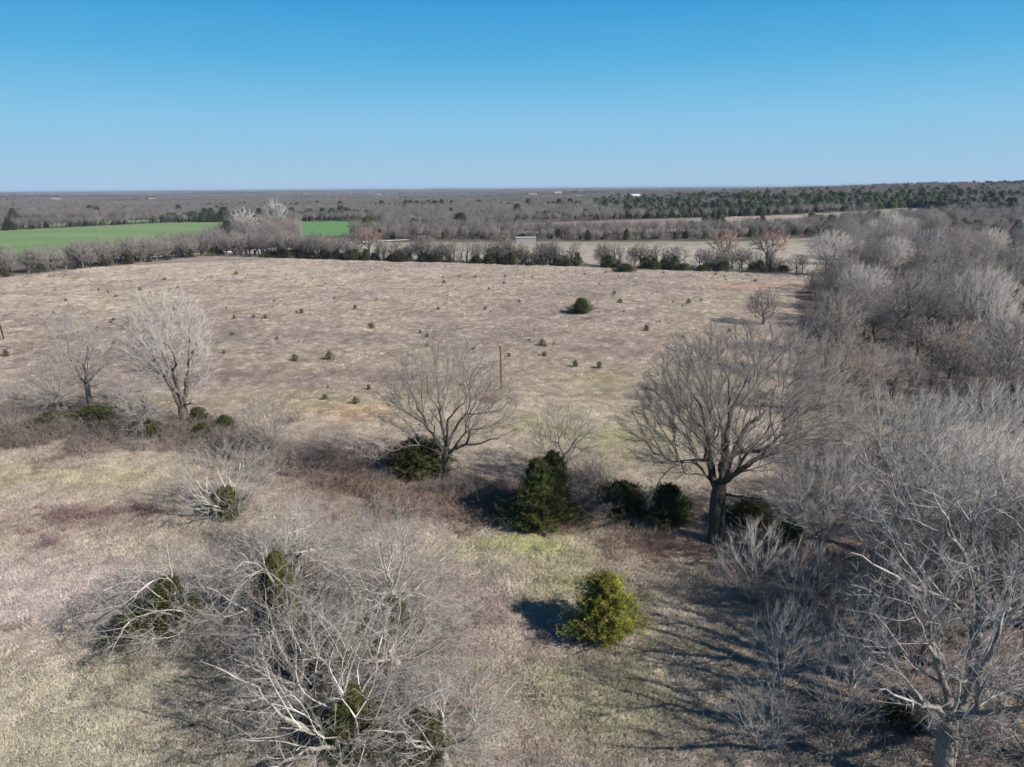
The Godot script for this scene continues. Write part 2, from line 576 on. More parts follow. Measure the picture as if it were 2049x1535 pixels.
func limb_children(w: Geo, g: Geo, pts: PackedVector3Array, rad: PackedFloat32Array, length: float, lvl: int, S: Dictionary) -> void:
	var ns := pts.size() - 1
	var sides: int = 8 if lvl == 0 else 6 if lvl == 1 else 4 if rad[0] > 0.05 else 3
	if S.has("coarse"): sides = maxi(3, sides - 2)
	var col: Color = S.bark.lerp(S.twig, clampf((lvl - 0.5) / (S.depth - 0.5), 0, 1)) * rng.randf_range(0.9, 1.1)
	(w if lvl < 2 else g).tube(pts, rad, sides, col, 0.06 if lvl < 2 else 0.0)
	var n: int = S.kids[lvl]
	var st: float = S.start[lvl]
	var roll := rng.randf() * TAU
	for k in n:
		var t := clampf(st + (1.0 - st) * (k + rng.randf()) / n, 0.0, 0.999)
		var f := t * ns
		var s := mini(int(f), ns - 1)
		var at := pts[s].lerp(pts[s + 1], f - s)
		var along := (pts[s + 1] - pts[s]).normalized()
		roll += 2.4 + rng.randf_range(-0.5, 0.5)
		var side := along.cross(Vector3(0.4, 0.2, 0.9) if absf(along.y) > 0.8 else Vector3.UP).normalized().rotated(along, roll)
		var cd := (along + side * tan(deg_to_rad(S.angle[lvl] * rng.randf_range(0.7, 1.25)))).normalized()
		cd = (cd + Vector3(0, S.reach[lvl], 0)).normalized()
		var cl: float = length * S.share[lvl] * (1.0 - 0.5 * (t - st)) * rng.randf_range(0.65, 1.25)
		var cr := maxf(lerpf(rad[s], rad[s + 1], f - s) * 0.6, S.thin)
		if lvl + 1 >= S.depth: cr = S.thin * rng.randf_range(0.75, 1.2)
		grow(w, g, at, cd, cl, cr, lvl + 1, S)

var whole := {}

# A bare tree that fills its crown: shoots are drawn one after another from points in the crown to the nearest wood that already grows
# their way, and every piece of wood is as thick as the shoots it carries.
# lows: the trunk's points; limbs: lists of points (optional); crown: [middle, reach, shoots] of its lobes; r0: the foot's radius
func crown_tree(called: String, P: Dictionary, keep_limbs := false) -> Node3D:
	var Q := {"limbs": [], "tip": 0.012, "spray": 8, "slen": 0.9, "up": 0.35, "out": 0.45, "spread": 0.5, "arch": 0.05, "turn": 1.1, "step": 0.75, "inner": 0.3, "from": 1, "sides": 0, "limb_r": 0.0,
		"bark": Color(0.17, 0.157, 0.148), "twig": Color(0.23, 0.216, 0.207), "tipc": Color(0.25, 0.235, 0.225)}
	Q.merge(P, true)
	var pos := PackedVector3Array()
	var dirs := PackedVector3Array()
	var par := PackedInt32Array()
	var limb := PackedInt32Array()
	var least := {}
	var tips := PackedInt32Array()
	var trunk: Array = Q.trunk
	for k in trunk.size():
		pos.append(trunk[k])
		par.append(k - 1)
		limb.append(-1)
		dirs.append((trunk[k] - trunk[k - 1]).normalized() if k else Vector3.UP)
	var first: int = Q.from
	for m in Q.limbs.size():
		var raw: Array = Q.limbs[m]
		var cv := Curve3D.new()
		for k in raw.size():
			var tan_: Vector3 = (raw[mini(k + 1, raw.size() - 1)] - raw[maxi(k - 1, 0)]) / 6.0
			cv.add_point(raw[k], -tan_, tan_)
		var length := cv.get_baked_length()
		var n := int(length / 0.7) + 2
		var from := trunk.size() - 1
		for k in pos.size():
			if (limb[k] == -1 or m > 0) and k >= first and pos[k].distance_to(raw[0]) < pos[from].distance_to(raw[0]): from = k
		for k in range(1, n + 1):
			var p := cv.sample_baked(length * k / n) + rv() * 0.1
			dirs.append((p - pos[from]).normalized())
			pos.append(p)
			par.append(from)
			limb.append(m)
			from = pos.size() - 1
			least[from] = Q.limb_r * pow(1.0 - 0.96 * k / n, 0.8) * (1.0 if raw[raw.size() - 1].y > raw[0].y + 2.5 else 0.55)
		tips.append(from)
	var wooden := pos.size()
	var fork: Vector3 = trunk[trunk.size() - 1]
	var aims := []
	var middle := Vector3.ZERO
	var total := 0
	for lobe in Q.crown:
		for k in lobe[2]:
			var d := rv().normalized() * pow(rng.randf_range(pow(Q.inner, 3.0), 1.0), 1.0 / 3.0)
			var p: Vector3 = lobe[0] + d * lobe[1] * rng.randf_range(0.9, 1.08)
			if p.y < 0.4: p.y = 0.4 + rng.randf() * 0.5
			aims.append([p.distance_to(fork), p])
		middle += lobe[0] * lobe[2]
		total += lobe[2]
	middle /= total
	middle.y *= 0.75
	aims.sort_custom(func(a, b): return a[0] < b[0])
	var arch: float = Q.arch
	var turn: float = Q.turn
	for aim in aims:
		var t: Vector3 = aim[1]
		var best := INF
		var at := first
		var ray := (t - fork * 0.8).normalized()
		for k in range(first, pos.size()):
			var d := t - pos[k]
			var l := d.length()
			if l >= best: continue
			var cost := l * (1.0 + (turn * (1.0 - dirs[k].dot(d) / maxf(l, 0.001)) + 1.1 * (1.0 - ray.dot(d) / maxf(l, 0.001))))
			if cost < best:
				best = cost
				at = k
		var a := pos[at]
		var l := a.distance_to(t)
		var n := maxi(1, int(l / Q.step + 0.5))
		var bend := a + (dirs[at] * 0.22 + (t - a) / maxf(l, 0.01) * 0.22) * l + Vector3(0, l * arch, 0) + rv() * l * 0.05
		var prev := at
		for k in range(1, n + 1):
			var f := float(k) / n
			var p := a.lerp(bend, f).lerp(bend.lerp(t, f), f) + rv() * 0.05
			dirs.append((p - pos[prev]).normalized())
			pos.append(p)
			par.append(prev)
			limb.append(limb[at])
			prev = pos.size() - 1
		tips.append(prev)
	# thickness
	var tip: float = Q.tip
	var power := 2.25
	var twig_r := tip * 0.95
	tip *= 0.62
	var foot := tip * pow(float(tips.size()), 1.0 / power)
	var swell: float = maxf(Q.r0 / foot, 1.0)
	var most := log(float(tips.size()))
	var sum := PackedFloat32Array()
	sum.resize(pos.size())
	for k in tips: sum[k] = pow(tip, power)
	var heir := PackedInt32Array()
	heir.resize(pos.size())
	heir.fill(-1)
	for k in range(pos.size() - 1, 0, -1):
		var up := par[k]
		sum[up] += sum[k]
		if heir[up] < 0 or sum[k] > sum[heir[up]]: heir[up] = k
	# ease the kinks out of the branches
	for pass_ in 3:
		for k in range(wooden, pos.size()):
			if heir[k] >= 0: pos[k] = pos[k].lerp((pos[par[k]] + pos[heir[k]]) * 0.5, 0.45)
	for k in range(wooden, pos.size()): dirs[k] = (pos[k] - pos[par[k]]).normalized()
	var rad := PackedFloat32Array()
	rad.resize(pos.size())
	for k in pos.size():
		var share := log(maxf(1.0, pow(pow(sum[k], 1.0 / power) / tip, power))) / most
		rad[k] = pow(sum[k], 1.0 / power) * lerpf(1.0, swell, share * share * share)
		if least.has(k): rad[k] = maxf(rad[k], least[k])
	var w := Geo.new()
	var g := Geo.new()
	var lw := []
	for m in Q.limbs.size(): lw.append(Geo.new())
	var thick: float = maxf(Q.r0 * 0.14, 0.035)
	var cut: int = Q.sides
	var bark: Color = Q.bark
	var twig: Color = Q.twig
	for k in range(1, pos.size()):
		var r1 := rad[k]
		var r0 := rad[par[k]]
		if par[k] == 0: r0 *= 1.55
		elif heir[par[k]] != k: r0 = minf(r0 * 0.8, r1 * 1.3)
		var sides := (10 if r1 > 0.2 else 7 if r1 > 0.09 else 4 if r1 > 0.04 else 3) - cut
		var shade := rng.randf_range(0.88, 1.12)
		var col := bark.lerp(twig, clampf(1.0 - (r1 - tip) / (Q.r0 * 0.13), 0, 1)) * shade
		var geo: Geo = g
		if r1 > thick: geo = lw[limb[k]] if keep_limbs and limb[k] >= 0 else w
		var a := pos[par[k]]
		if r1 > 0.06: a -= dirs[k] * r1 * 0.3
		geo.tube(PackedVector3Array([a, pos[k]]), PackedFloat32Array([r0, r1]), maxi(3, sides), col, 0.05 if r1 > 0.1 else 0.0)
	# sprays of twigs
	var out: float = Q.out
	var rise: float = Q.up
	var spread: float = Q.spread
	var slen: float = Q.slen
	var tipc: Color = Q.tipc
	for k in range(first, pos.size()):
		var end := heir[k] < 0
		var r1 := rad[k]
		if not end and r1 > tip * 4.5: continue
		var n: int = int(Q.spray * 0.8) if end else int(Q.spray * 0.8)
		var away := (pos[k] - middle).normalized()
		for q in n:
			var b := pos[par[k]].lerp(pos[k], rng.randf_range(0.2, 1.0))
			var d := (dirs[k] + away * out + Vector3(0, rise, 0) + rv() * spread * 2.1).normalized()
			var l := slen * rng.randf_range(0.4, 1.35)
			var shade := rng.randf_range(0.75, 1.25)
			var e := b + d * l
			if e.y < 0.05: e.y = 0.05
			g.spike(b, e, twig_r * rng.randf_range(0.7, 1.1), twig * shade, tipc * shade)
			if q % 2:
				var b2 := b.lerp(e, rng.randf_range(0.3, 0.7))
				g.spike(b2, b2 + (d + rv() * 0.8).normalized() * l * 0.55, twig_r * 0.7, twig * shade, tipc * shade)
	var o := Node3D.new()
	o.set_meta("called", called)
	whole[o] = [w, g]
	part("trunk", w.mesh(), M.bark, o)
	if keep_limbs:
		for x in lw:
			if x.v.size(): part("limb", x.mesh(), M.bark, o)
	tag(part("crown", g.mesh(), M.twig, o), "", "", "", "stuff")
	return o

func stem(tall: float, lean := 0.1) -> Array:
	var l := [Vector3(0, -0.4, 0), Vector3(0, 0.3, 0)]
	var n := int(tall / 0.9) + 1
	var d := Vector3(rng.randfn() * lean, 1, rng.randfn() * lean)
	for k in n: l.append(Vector3(0, 0.3, 0) + d * tall * (k + 1) / n + rv() * 0.06)
	return l

func kind(over: Dictionary) -> Dictionary:
	var S := {"depth": 4, "seg": [8, 7, 5, 3, 2], "wander": [0.1, 0.16, 0.2, 0.2, 0.2], "lift": [0.02, 0.06, 0.05, 0.03, 0.0], "kids": [9, 10, 7, 5, 4], "angle": [48.0, 44.0, 42.0, 40.0, 38.0],
		"reach": [0.1, 0.1, 0.08, 0.05, 0.0], "share": [0.62, 0.48, 0.45, 0.5, 0.5], "start": [0.28, 0.22, 0.2, 0.15, 0.1], "thin": 0.012, "lean": 0.35,
		"bark": Color(0.17, 0.15, 0.135), "twig": Color(0.25, 0.228, 0.212), "tip": Color(0.27, 0.24, 0.22)}
	S.merge(over, true)
	for c in ["bark", "twig", "tip"]: S[c] = Color(S[c].r * 0.92, S[c].g * 0.95, S[c].b * 0.99)   # weathered grey bark
	return S

# ------------------------------------------------------------------ near trees
func build_near_trees():
	# the big many-limbed tree right of the middle
	var o := crown_tree("bare_tree", {"limb_r": 0.26, "r0": 0.66, "tip": 0.014, "spray": 11, "slen": 1.15, "up": 0.45, "out": 0.6, "spread": 0.45, "from": 4, "inner": 0.5,
		"bark": Color(0.15, 0.138, 0.129), "twig": Color(0.16, 0.149, 0.141), "tipc": Color(0.185, 0.17, 0.161),
		"trunk": [Vector3(0, -0.4, 0), Vector3(0, 0.4, 0), Vector3(0.05, 1.4, 0), Vector3(-0.05, 3, 0), Vector3(0, 4.6, 0), Vector3(0.1, 5.6, 0)],
		"limbs": [
			[Vector3(-0.3, 5.0, 0.2), Vector3(-1.9, 7.3, 0.7), Vector3(-3.5, 7.9, 1.0), Vector3(-5.1, 6.8, 1.3), Vector3(-6.3, 4.2, 1.2)],
			[Vector3(-0.3, 5.0, 0), Vector3(-1.2, 9, -0.6), Vector3(-1.4, 11.2, -1), Vector3(-2.3, 13, -1.5), Vector3(-3.7, 14.6, -2)],
			[Vector3(-0.9, 8.0, 0), Vector3(-2.0, 11.0, 1.6), Vector3(-4.2, 12.4, 2.8)],
			[Vector3(0, 5.6, 0), Vector3(0.2, 10.8, 0.4), Vector3(0, 14, 0.6), Vector3(-0.7, 16.4, 0.4)],
			[Vector3(0.3, 5.6, 0.1), Vector3(0.8, 11, -1), Vector3(1.9, 13.6, -1.6), Vector3(2.8, 16, -2)],
			[Vector3(0.3, 5.4, 0), Vector3(2.3, 8, 1), Vector3(5.1, 9.6, 1.8), Vector3(7.6, 10.6, 2.2)],
			[Vector3(0.4, 5.6, 0), Vector3(2.2, 9.4, -1.8), Vector3(5, 11.2, -3.4), Vector3(7, 12.4, -4.2)],
			[Vector3(0.3, 5.8, -0.2), Vector3(0.8, 9.6, -3), Vector3(0.2, 12.2, -5)],
			[Vector3(0.3, 5.8, 0.2), Vector3(1.8, 8.8, 2.8), Vector3(3.4, 11.6, 4.2)],
			[Vector3(0.4, 4.7, 0.3), Vector3(2.4, 4.9, 2), Vector3(4.6, 4.6, 3.2)]],
		"crown": [[Vector3(1.8, 13.2, -0.6), Vector3(8.8, 6.2, 7.4), 1500], [Vector3(-4.2, 10.6, 0.6), Vector3(4.4, 4.2, 4.6), 380], [Vector3(8.2, 11.4, -0.6), Vector3(3.6, 3.6, 4), 260]]}, true)
	tag(place(o, on(17.6, -55.9), 0, Vector3.ONE), "big grey tree with many dark limbs fanning into a wide domed crown", "tree")

	# the crooked open tree in the middle
	o = crown_tree("bare_tree", {"limb_r": 0.16, "r0": 0.44, "tip": 0.017, "spray": 6, "slen": 1.0, "up": 0.3, "out": 0.4, "spread": 0.7, "from": 3, "inner": 0.35, "turn": 0.8,
		"bark": Color(0.13, 0.119, 0.111), "twig": Color(0.16, 0.148, 0.14), "tipc": Color(0.18, 0.166, 0.157),
		"trunk": [Vector3(0, -0.4, 0), Vector3(0, 0.4, 0), Vector3(0.05, 1.6, 0), Vector3(0, 2.8, 0), Vector3(0.1, 3.6, 0)],
		"limbs": [
			[Vector3(-0.1, 2.9, 0), Vector3(-1.9, 6.2, 0.5), Vector3(-4, 7.9, 1), Vector3(-5.6, 9.5, 1.4)],
			[Vector3(-1.6, 5.7, 0.4), Vector3(-3.2, 8.8, -0.8), Vector3(-4.2, 11, -1.4)],
			[Vector3(0, 3.4, 0), Vector3(-0.5, 7.3, -0.6), Vector3(-0.8, 12.3, -1)],
			[Vector3(0.1, 3.6, 0), Vector3(0.4, 6.7, 1), Vector3(0.7, 7.5, 1.3), Vector3(2.1, 9, 1.7), Vector3(2.9, 10.6, 2)],
			[Vector3(0.2, 2.8, 0), Vector3(1.6, 4, 0.7), Vector3(3.7, 4.5, 1.2), Vector3(6.1, 5.6, 1.7), Vector3(7.6, 6.4, 2)],
			[Vector3(0.1, 3.6, 0), Vector3(0.9, 5.2, -1), Vector3(2.1, 6.7, -1.6), Vector3(4.3, 6.7, -2), Vector3(5.2, 8.6, -2.2)],
			[Vector3(-0.2, 3.0, 0.2), Vector3(-2.8, 4.6, 2), Vector3(-5, 4.4, 3), Vector3(-8, 2.8, 3.6)],
			[Vector3(0.2, 2.6, 0.3), Vector3(1.5, 2.6, 1.8), Vector3(1.8, 1.4, 2.6), Vector3(0.8, 0.5, 3.2)],
			[Vector3(0, 3.4, -0.2), Vector3(-0.8, 6.5, -2.6), Vector3(-2.4, 8.6, -4.2)]],
		"crown": [[Vector3(0.1, 9.9, -0.2), Vector3(7.6, 6.0, 6.2), 800], [Vector3(-4.5, 7.4, 0.6), Vector3(3.4, 3, 4), 90], [Vector3(5, 7.4, 0), Vector3(3, 2.8, 4), 80]]}, true)
	tag(place(o, on(-7.0, -70.0), 0, Vector3.ONE), "open crooked tree with a low arm to the right, middle of the hedge line", "tree")

	# the pale tall tree on the left
	o = crown_tree("bare_tree", {"limb_r": 0.20, "r0": 0.56, "tip": 0.017, "spray": 7, "slen": 1.1, "up": 0.5, "out": 0.6, "spread": 0.4, "from": 3, "inner": 0.45,
		"bark": Color(0.19, 0.174, 0.162), "twig": Color(0.3, 0.283, 0.27), "tipc": Color(0.36, 0.342, 0.328),
		"trunk": [Vector3(0, -0.4, 0), Vector3(0, 0.5, 0), Vector3(0, 1.6, 0), Vector3(0, 2.6, 0), Vector3(0.1, 3.4, 0)],
		"limbs": [
			[Vector3(0, 2.6, 0), Vector3(-1.5, 7.3, 0.5), Vector3(-2.5, 10.2, 0.8), Vector3(-5, 12, 1.2)],
			[Vector3(0, 3.0, 0), Vector3(-1.2, 8.8, -0.8), Vector3(-1.5, 12.4, -1.2), Vector3(-2.6, 15, -1.4)],
			[Vector3(0.1, 3.2, 0), Vector3(-0.4, 10, 0.8), Vector3(-0.6, 12.4, 1.2), Vector3(0, 15.6, 1.4)],
			[Vector3(0.2, 3.0, 0), Vector3(1.5, 8.6, 0), Vector3(2.2, 13, -0.2), Vector3(2.3, 15.5, -0.4)],
			[Vector3(0.2, 3.0, 0), Vector3(2.2, 9.2, 0.8), Vector3(3.6, 11.4, 1.2)],
			[Vector3(0.1, 3.2, -0.2), Vector3(1, 8, -2.6), Vector3(2, 12, -3.6)],
			[Vector3(0.3, 3.0, 0.1), Vector3(2.2, 3.6, 1), Vector3(4.4, 2.4, 1.4), Vector3(5.2, 1.2, 1.5)]],
		"crown": [[Vector3(-0.7, 12.2, 0), Vector3(5.9, 6.2, 5.4), 900], [Vector3(-3.6, 10.4, 0.4), Vector3(3.6, 3.2, 3.6), 110], [Vector3(1.4, 6.2, 0.6), Vector3(3.6, 2.4, 3.6), 70]]}, true)
	tag(place(o, on(-42.8, -87.9), 0, Vector3.ONE), "tall pale barked tree with upright whitish branches, left of the middle", "tree")

	# smaller trees along the same hedge line
	var grey_ := {"bark": Color(0.27, 0.252, 0.238), "twig": Color(0.245, 0.23, 0.22), "tipc": Color(0.27, 0.254, 0.243)}
	o = crown_tree("bare_tree", grey_.merged({"r0": 0.3, "tip": 0.014, "spray": 7, "from": 3, "trunk": stem(4.4), "crown": [[Vector3(-0.3, 8.0, 0), Vector3(4.2, 4.6, 4.2), 480], [Vector3(0.6, 4.6, 0), Vector3(2.6, 1.6, 2.6), 40]]}))
	tag(place(o, on(-57.6, -92.5), 0.4, Vector3(1.12, 1.22, 1.12)), "slim grey tree left of the tall pale tree, standing over dark brush", "tree")
	tag(place(o, on(-71, -92), 2.4, Vector3(0.85, 0.65, 0.85)), "grey tree cut by the left picture edge, in the hedge line", "tree")
	o = crown_tree("bare_tree", grey_.merged({"r0": 0.2, "tip": 0.013, "spray": 7, "from": 2, "up": 0.1, "trunk": stem(3.0, 0.25), "crown": [[Vector3(0, 5.6, 0), Vector3(3.4, 3.2, 3.4), 330], [Vector3(0, 2.6, 0.4), Vector3(3.2, 1.2, 3.2), 60]]}))
	tag(place(o, on(-45.6, -82.6), 0.4, Vector3.ONE), "small leaning tree with pale low arms, between slim grey and tall pale trees", "tree")
	tag(place(o, on(-61, -91), 3.3, Vector3(1.1, 0.95, 1.1)), "small dark twiggy tree just left of the slim grey tree", "tree")
	o = crown_tree("bare_tree", {"r0": 0.16, "tip": 0.011, "spray": 9, "slen": 0.8, "from": 1, "up": 0.5, "turn": 1.3, "trunk": stem(1.4), "crown": [[Vector3(0, 4.5, 0), Vector3(3.1, 3.3, 3.1), 330]], "bark": Color(0.2, 0.187, 0.177), "twig": Color(0.2, 0.187, 0.177), "tipc": Color(0.215, 0.2, 0.19)})
	tag(place(o, on(-28.0, -75.5), 0.4, Vector3.ONE), "slight feathery tree in brush, midway between tall pale and crooked trees", "tree")
	tag(place(o, on(5.6, -71.5), 1.9, Vector3(1.3, 1.0, 1.3)), "loose twiggy tree rising behind the dark cedar", "tree")
	# the round tree out in the field by the wood's edge
	o = crown_tree("bare_tree", {"r0": 0.3, "tip": 0.02, "spray": 9, "slen": 0.9, "from": 1, "turn": 1.3, "trunk": stem(1.0), "crown": [[Vector3(0, 4.6, 0), Vector3(3.9, 3.6, 3.9), 520]], "bark": Color(0.16, 0.145, 0.135), "twig": Color(0.2, 0.172, 0.16), "tipc": Color(0.25, 0.185, 0.165)})
	tag(place(o, on(56.5, -157), 0.4, Vector3.ONE), "lone round reddish tree casting a dark shadow on the open field", "tree")

# ------------------------------------------------------------------ the tangled pale trees at lower left
func build_thickets():
	var kinds := []
	var pale := {"bark": Color(0.56, 0.535, 0.5), "twig": Color(0.29, 0.272, 0.252), "tipc": Color(0.22, 0.204, 0.188), "tip": 0.011, "spray": 5, "slen": 0.95, "up": 0.15, "out": 0.5, "spread": 0.75}
	kinds.append(crown_tree("tangled_tree", pale.merged({"limb_r": 0.13, "r0": 0.25, "from": 2, "arch": 0.2, "turn": 0.8, "inner": 0.55, "trunk": stem(1.9, 0.2),
		"limbs": [[Vector3(0, 1.6, 0), Vector3(-2.2, 4.2, 0.6), Vector3(-4.4, 3.9, 1.2), Vector3(-6.2, 1.8, 1.8)], [Vector3(0, 1.6, 0), Vector3(1.6, 4.4, 1.8), Vector3(3.2, 4.4, 3.6), Vector3(4.2, 2.4, 5)], [Vector3(0, 1.8, 0), Vector3(-0.6, 4.8, -2), Vector3(-1.2, 5.2, -4)], [Vector3(0, 1.2, 0), Vector3(-1.6, 2.8, 2.4), Vector3(-2.6, 2.4, 4.4), Vector3(-3.2, 0.8, 5.6)], [Vector3(0, 1.8, 0), Vector3(2.6, 4, -1), Vector3(5.2, 3.4, -1.6)]],
		"crown": [[Vector3(0, 2.6, 0), Vector3(6.4, 3.4, 6.4), 950]]}), true))
	kinds.append(crown_tree("tangled_tree", pale.merged({"limb_r": 0.13, "r0": 0.27, "from": 3, "arch": 0.02, "turn": 1.0, "up": 0.4, "trunk": stem(3.6, 0.06),
		"limbs": [[Vector3(0, 3.2, 0), Vector3(-0.5, 6.2, 0), Vector3(-0.9, 8.8, 0)], [Vector3(0, 3.2, 0), Vector3(0.6, 6.0, 0.4), Vector3(1.0, 8.4, 0.6)], [Vector3(0, 2.0, 0), Vector3(-2, 4.2, 1), Vector3(-3.6, 5.6, 1.4)], [Vector3(0, 2.2, 0), Vector3(2.4, 3.6, 0.6), Vector3(4.6, 5, 1)]],
		"crown": [[Vector3(0, 6.6, 0), Vector3(4.4, 4, 4.4), 420], [Vector3(0, 3, 0), Vector3(5.4, 2.2, 5.4), 220]]}), true))
	kinds.append(crown_tree("tangled_tree", pale.merged({"limb_r": 0.14, "r0": 0.3, "from": 1, "arch": 0.1, "turn": 0.8, "inner": 0.5, "up": 0.4, "trunk": stem(1.2, 0.1),
		"limbs": [[Vector3(0, 1, 0), Vector3(-2.4, 2.8, 0.8), Vector3(-4.2, 5.2, 1), Vector3(-6.4, 6.0, 1)], [Vector3(0, 1, 0), Vector3(0.4, 4, -0.6), Vector3(1.6, 6.6, -1)], [Vector3(0, 0.8, 0), Vector3(2.6, 2.2, 1), Vector3(4.6, 4.2, 1.4), Vector3(6.6, 5, 1.2)], [Vector3(0, 0.8, 0), Vector3(-1.4, 2.4, 2.6), Vector3(-2.4, 3.4, 5)], [Vector3(0, 1, 0), Vector3(1.4, 3.4, -2.6), Vector3(2, 5, -4.6)], [Vector3(0, 0.9, 0), Vector3(3.4, 2.4, -0.6), Vector3(5.8, 2.6, -0.4)]],
		"crown": [[Vector3(0, 4.2, 0), Vector3(6.2, 4, 5.8), 800], [Vector3(0, 1.6, 1), Vector3(6, 1.4, 5), 110]]}), true))
	var spots := [
		[0, -23.5, -43.5, 0.2, 0.95, 1.05, "low dome of drooping whitish branches over a leaning cedar, leftmost of the tangle"],
		[0, -16.0, -43.6, 2.5, 1.1, 1.35, "arching tangle of grey branches around the spired cedar"],
		[1, -8.2, -42.6, 0.9, 1.05, 1.0, "upright pale forked tree rising out of the tangle, on its right side"],
		[0, -7.6, -39.6, 4.4, 0.95, 0.85, "low spray of whitish branches reaching right from the tangle onto pink grass"],
		[2, -9.4, -31.8, 0.0, 1.0, 1.1, "large pale many-stemmed tree at the bottom edge, left of the middle"],
		[2, -3.8, -31.6, 0.6, 0.7, 0.75, "pale low tree beside the bottom edge, right of the largest tangle"],
		[2, -13.0, -36.6, 5.2, 0.85, 0.85, "grey leggy tree between the spired cedar and the bottom edge"],
		[2, -27.0, -61.0, 0.3, 0.85, 0.95, "small whitish forked tree over a dark cedar, behind the tangle"],
		[1, -17.5, -51.5, 2.1, 0.8, 0.62, "thin pale tree just behind the spired cedar"]]
	for s in spots:
		tag(place(kinds[s[0]], on(s[1], s[2]), s[3], Vector3(s[4], s[5], s[4])), s[6], "tree")

# ------------------------------------------------------------------ the creek wood along the right
var wood_kinds := []

func build_creek_wood():
	var silver := {"bark": Color(0.4, 0.38, 0.362), "twig": Color(0.31, 0.294, 0.282), "tipc": Color(0.315, 0.3, 0.288)}
	var grey_ := {"bark": Color(0.13, 0.12, 0.112), "twig": Color(0.17, 0.159, 0.152), "tipc": Color(0.2, 0.188, 0.18)}
	var dark := {"bark": Color(0.09, 0.083, 0.077), "twig": Color(0.13, 0.121, 0.115), "tipc": Color(0.15, 0.14, 0.133)}
	var kinds: Array = wood_kinds
	kinds.append(crown_tree("bare_tree", silver.merged({"r0": 0.34, "tip": 0.014, "spray": 8, "slen": 1.2, "up": 0.7, "out": 0.7, "spread": 0.35, "from": 3, "turn": 1.5, "trunk": stem(3.4), "crown": [[Vector3(0, 8.4, 0), Vector3(5.8, 4.2, 5.8), 850]]})))
	kinds.append(crown_tree("bare_tree", grey_.merged({"r0": 0.36, "tip": 0.014, "spray": 9, "from": 3, "trunk": stem(4.0), "crown": [[Vector3(0, 8.6, 0), Vector3(5.0, 4.9, 5.0), 760]]})))
	kinds.append(crown_tree("bare_tree", grey_.merged({"r0": 0.42, "tip": 0.014, "spray": 8, "spread": 0.8, "up": 0.15, "turn": 0.8, "arch": 0.1, "from": 2, "trunk": stem(2.6, 0.2), "crown": [[Vector3(0, 6.0, 0), Vector3(6.2, 3.9, 6.2), 700]]})))
	kinds.append(crown_tree("bare_tree", {"r0": 0.24, "tip": 0.013, "spray": 9, "from": 1, "turn": 1.3, "up": 0.5, "trunk": stem(1.2), "crown": [[Vector3(0, 5.0, 0), Vector3(4.6, 3.6, 4.6), 600]], "bark": Color(0.17, 0.156, 0.147), "twig": Color(0.19, 0.17, 0.16), "tipc": Color(0.25, 0.195, 0.178)}))
	kinds.append(crown_tree("bare_tree", dark.merged({"r0": 0.3, "tip": 0.014, "spray": 8, "from": 5, "turn": 1.3, "trunk": stem(6.0, 0.06), "crown": [[Vector3(0, 9.6, 0), Vector3(3.9, 4.4, 3.9), 560]]})))
	kinds.append(crown_tree("bare_tree", silver.merged({"r0": 0.06, "tip": 0.008, "spray": 7, "slen": 0.9, "up": 0.9, "from": 0, "turn": 2.2, "spread": 0.45, "trunk": [Vector3(0, -0.3, 0), Vector3(0, 0.15, 0)], "crown": [[Vector3(0, 3.2, 0), Vector3(2.5, 2.8, 2.5), 260]]})))
	# the gnarled tree with its limb out to the left, and the tall one in the corner whose shadow forks across the grass
	kinds.append(crown_tree("bare_tree", silver.merged({"limb_r": 0.26, "r0": 0.5, "tip": 0.014, "spray": 8, "spread": 0.7, "from": 2, "turn": 0.8, "bark": Color(0.34, 0.32, 0.3), "trunk": [Vector3(0, -0.4, 0), Vector3(-0.1, 0.5, 0), Vector3(-0.3, 1.5, 0), Vector3(-0.2, 2.6, 0), Vector3(0.2, 3.6, 0)],
		"limbs": [[Vector3(-0.3, 1.6, 0), Vector3(-1.6, 2.5, 0.9), Vector3(-3.4, 2.9, 1.4), Vector3(-5.4, 2.8, 1.6), Vector3(-7.2, 2.0, 1.8)], [Vector3(-0.2, 2.6, 0), Vector3(-2, 4.6, -0.6), Vector3(-3.4, 6.2, -0.8)], [Vector3(0.2, 3.4, 0), Vector3(0.8, 6, 0), Vector3(0.6, 8.4, 0.2)], [Vector3(0, 2.8, 0), Vector3(2.2, 4.4, 0.8), Vector3(4.4, 5, 1)]],
		"crown": [[Vector3(0.4, 6.4, 0), Vector3(5.4, 3.8, 5.2), 600], [Vector3(-5.6, 3.2, 1.6), Vector3(2.6, 1.6, 2.2), 90]]}), true))
	kinds.append(crown_tree("bare_tree", silver.merged({"limb_r": 0.20, "r0": 0.48, "tip": 0.013, "spray": 6, "spread": 0.6, "from": 5, "turn": 1.0, "bark": Color(0.3, 0.283, 0.267), "trunk": stem(6.0, 0.05),
		"limbs": [[Vector3(0, 4.4, 0), Vector3(-2.2, 7, 0.4), Vector3(-4.6, 8.4, 0.8), Vector3(-7, 10, 0.8)], [Vector3(0, 5.6, 0), Vector3(-1.2, 9, -1), Vector3(-2.6, 12, -1.6)], [Vector3(0, 6, 0), Vector3(0.8, 9.6, 0.6), Vector3(0.6, 13, 1)], [Vector3(0, 5, 0), Vector3(2.6, 7.6, -0.6), Vector3(4.6, 9.6, -1)], [Vector3(0, 5.4, 0), Vector3(0.4, 8, 2.6), Vector3(0, 10, 4.4)]],
		"crown": [[Vector3(-0.6, 10.4, 0), Vector3(6.2, 4.4, 5.6), 520]]}), true))
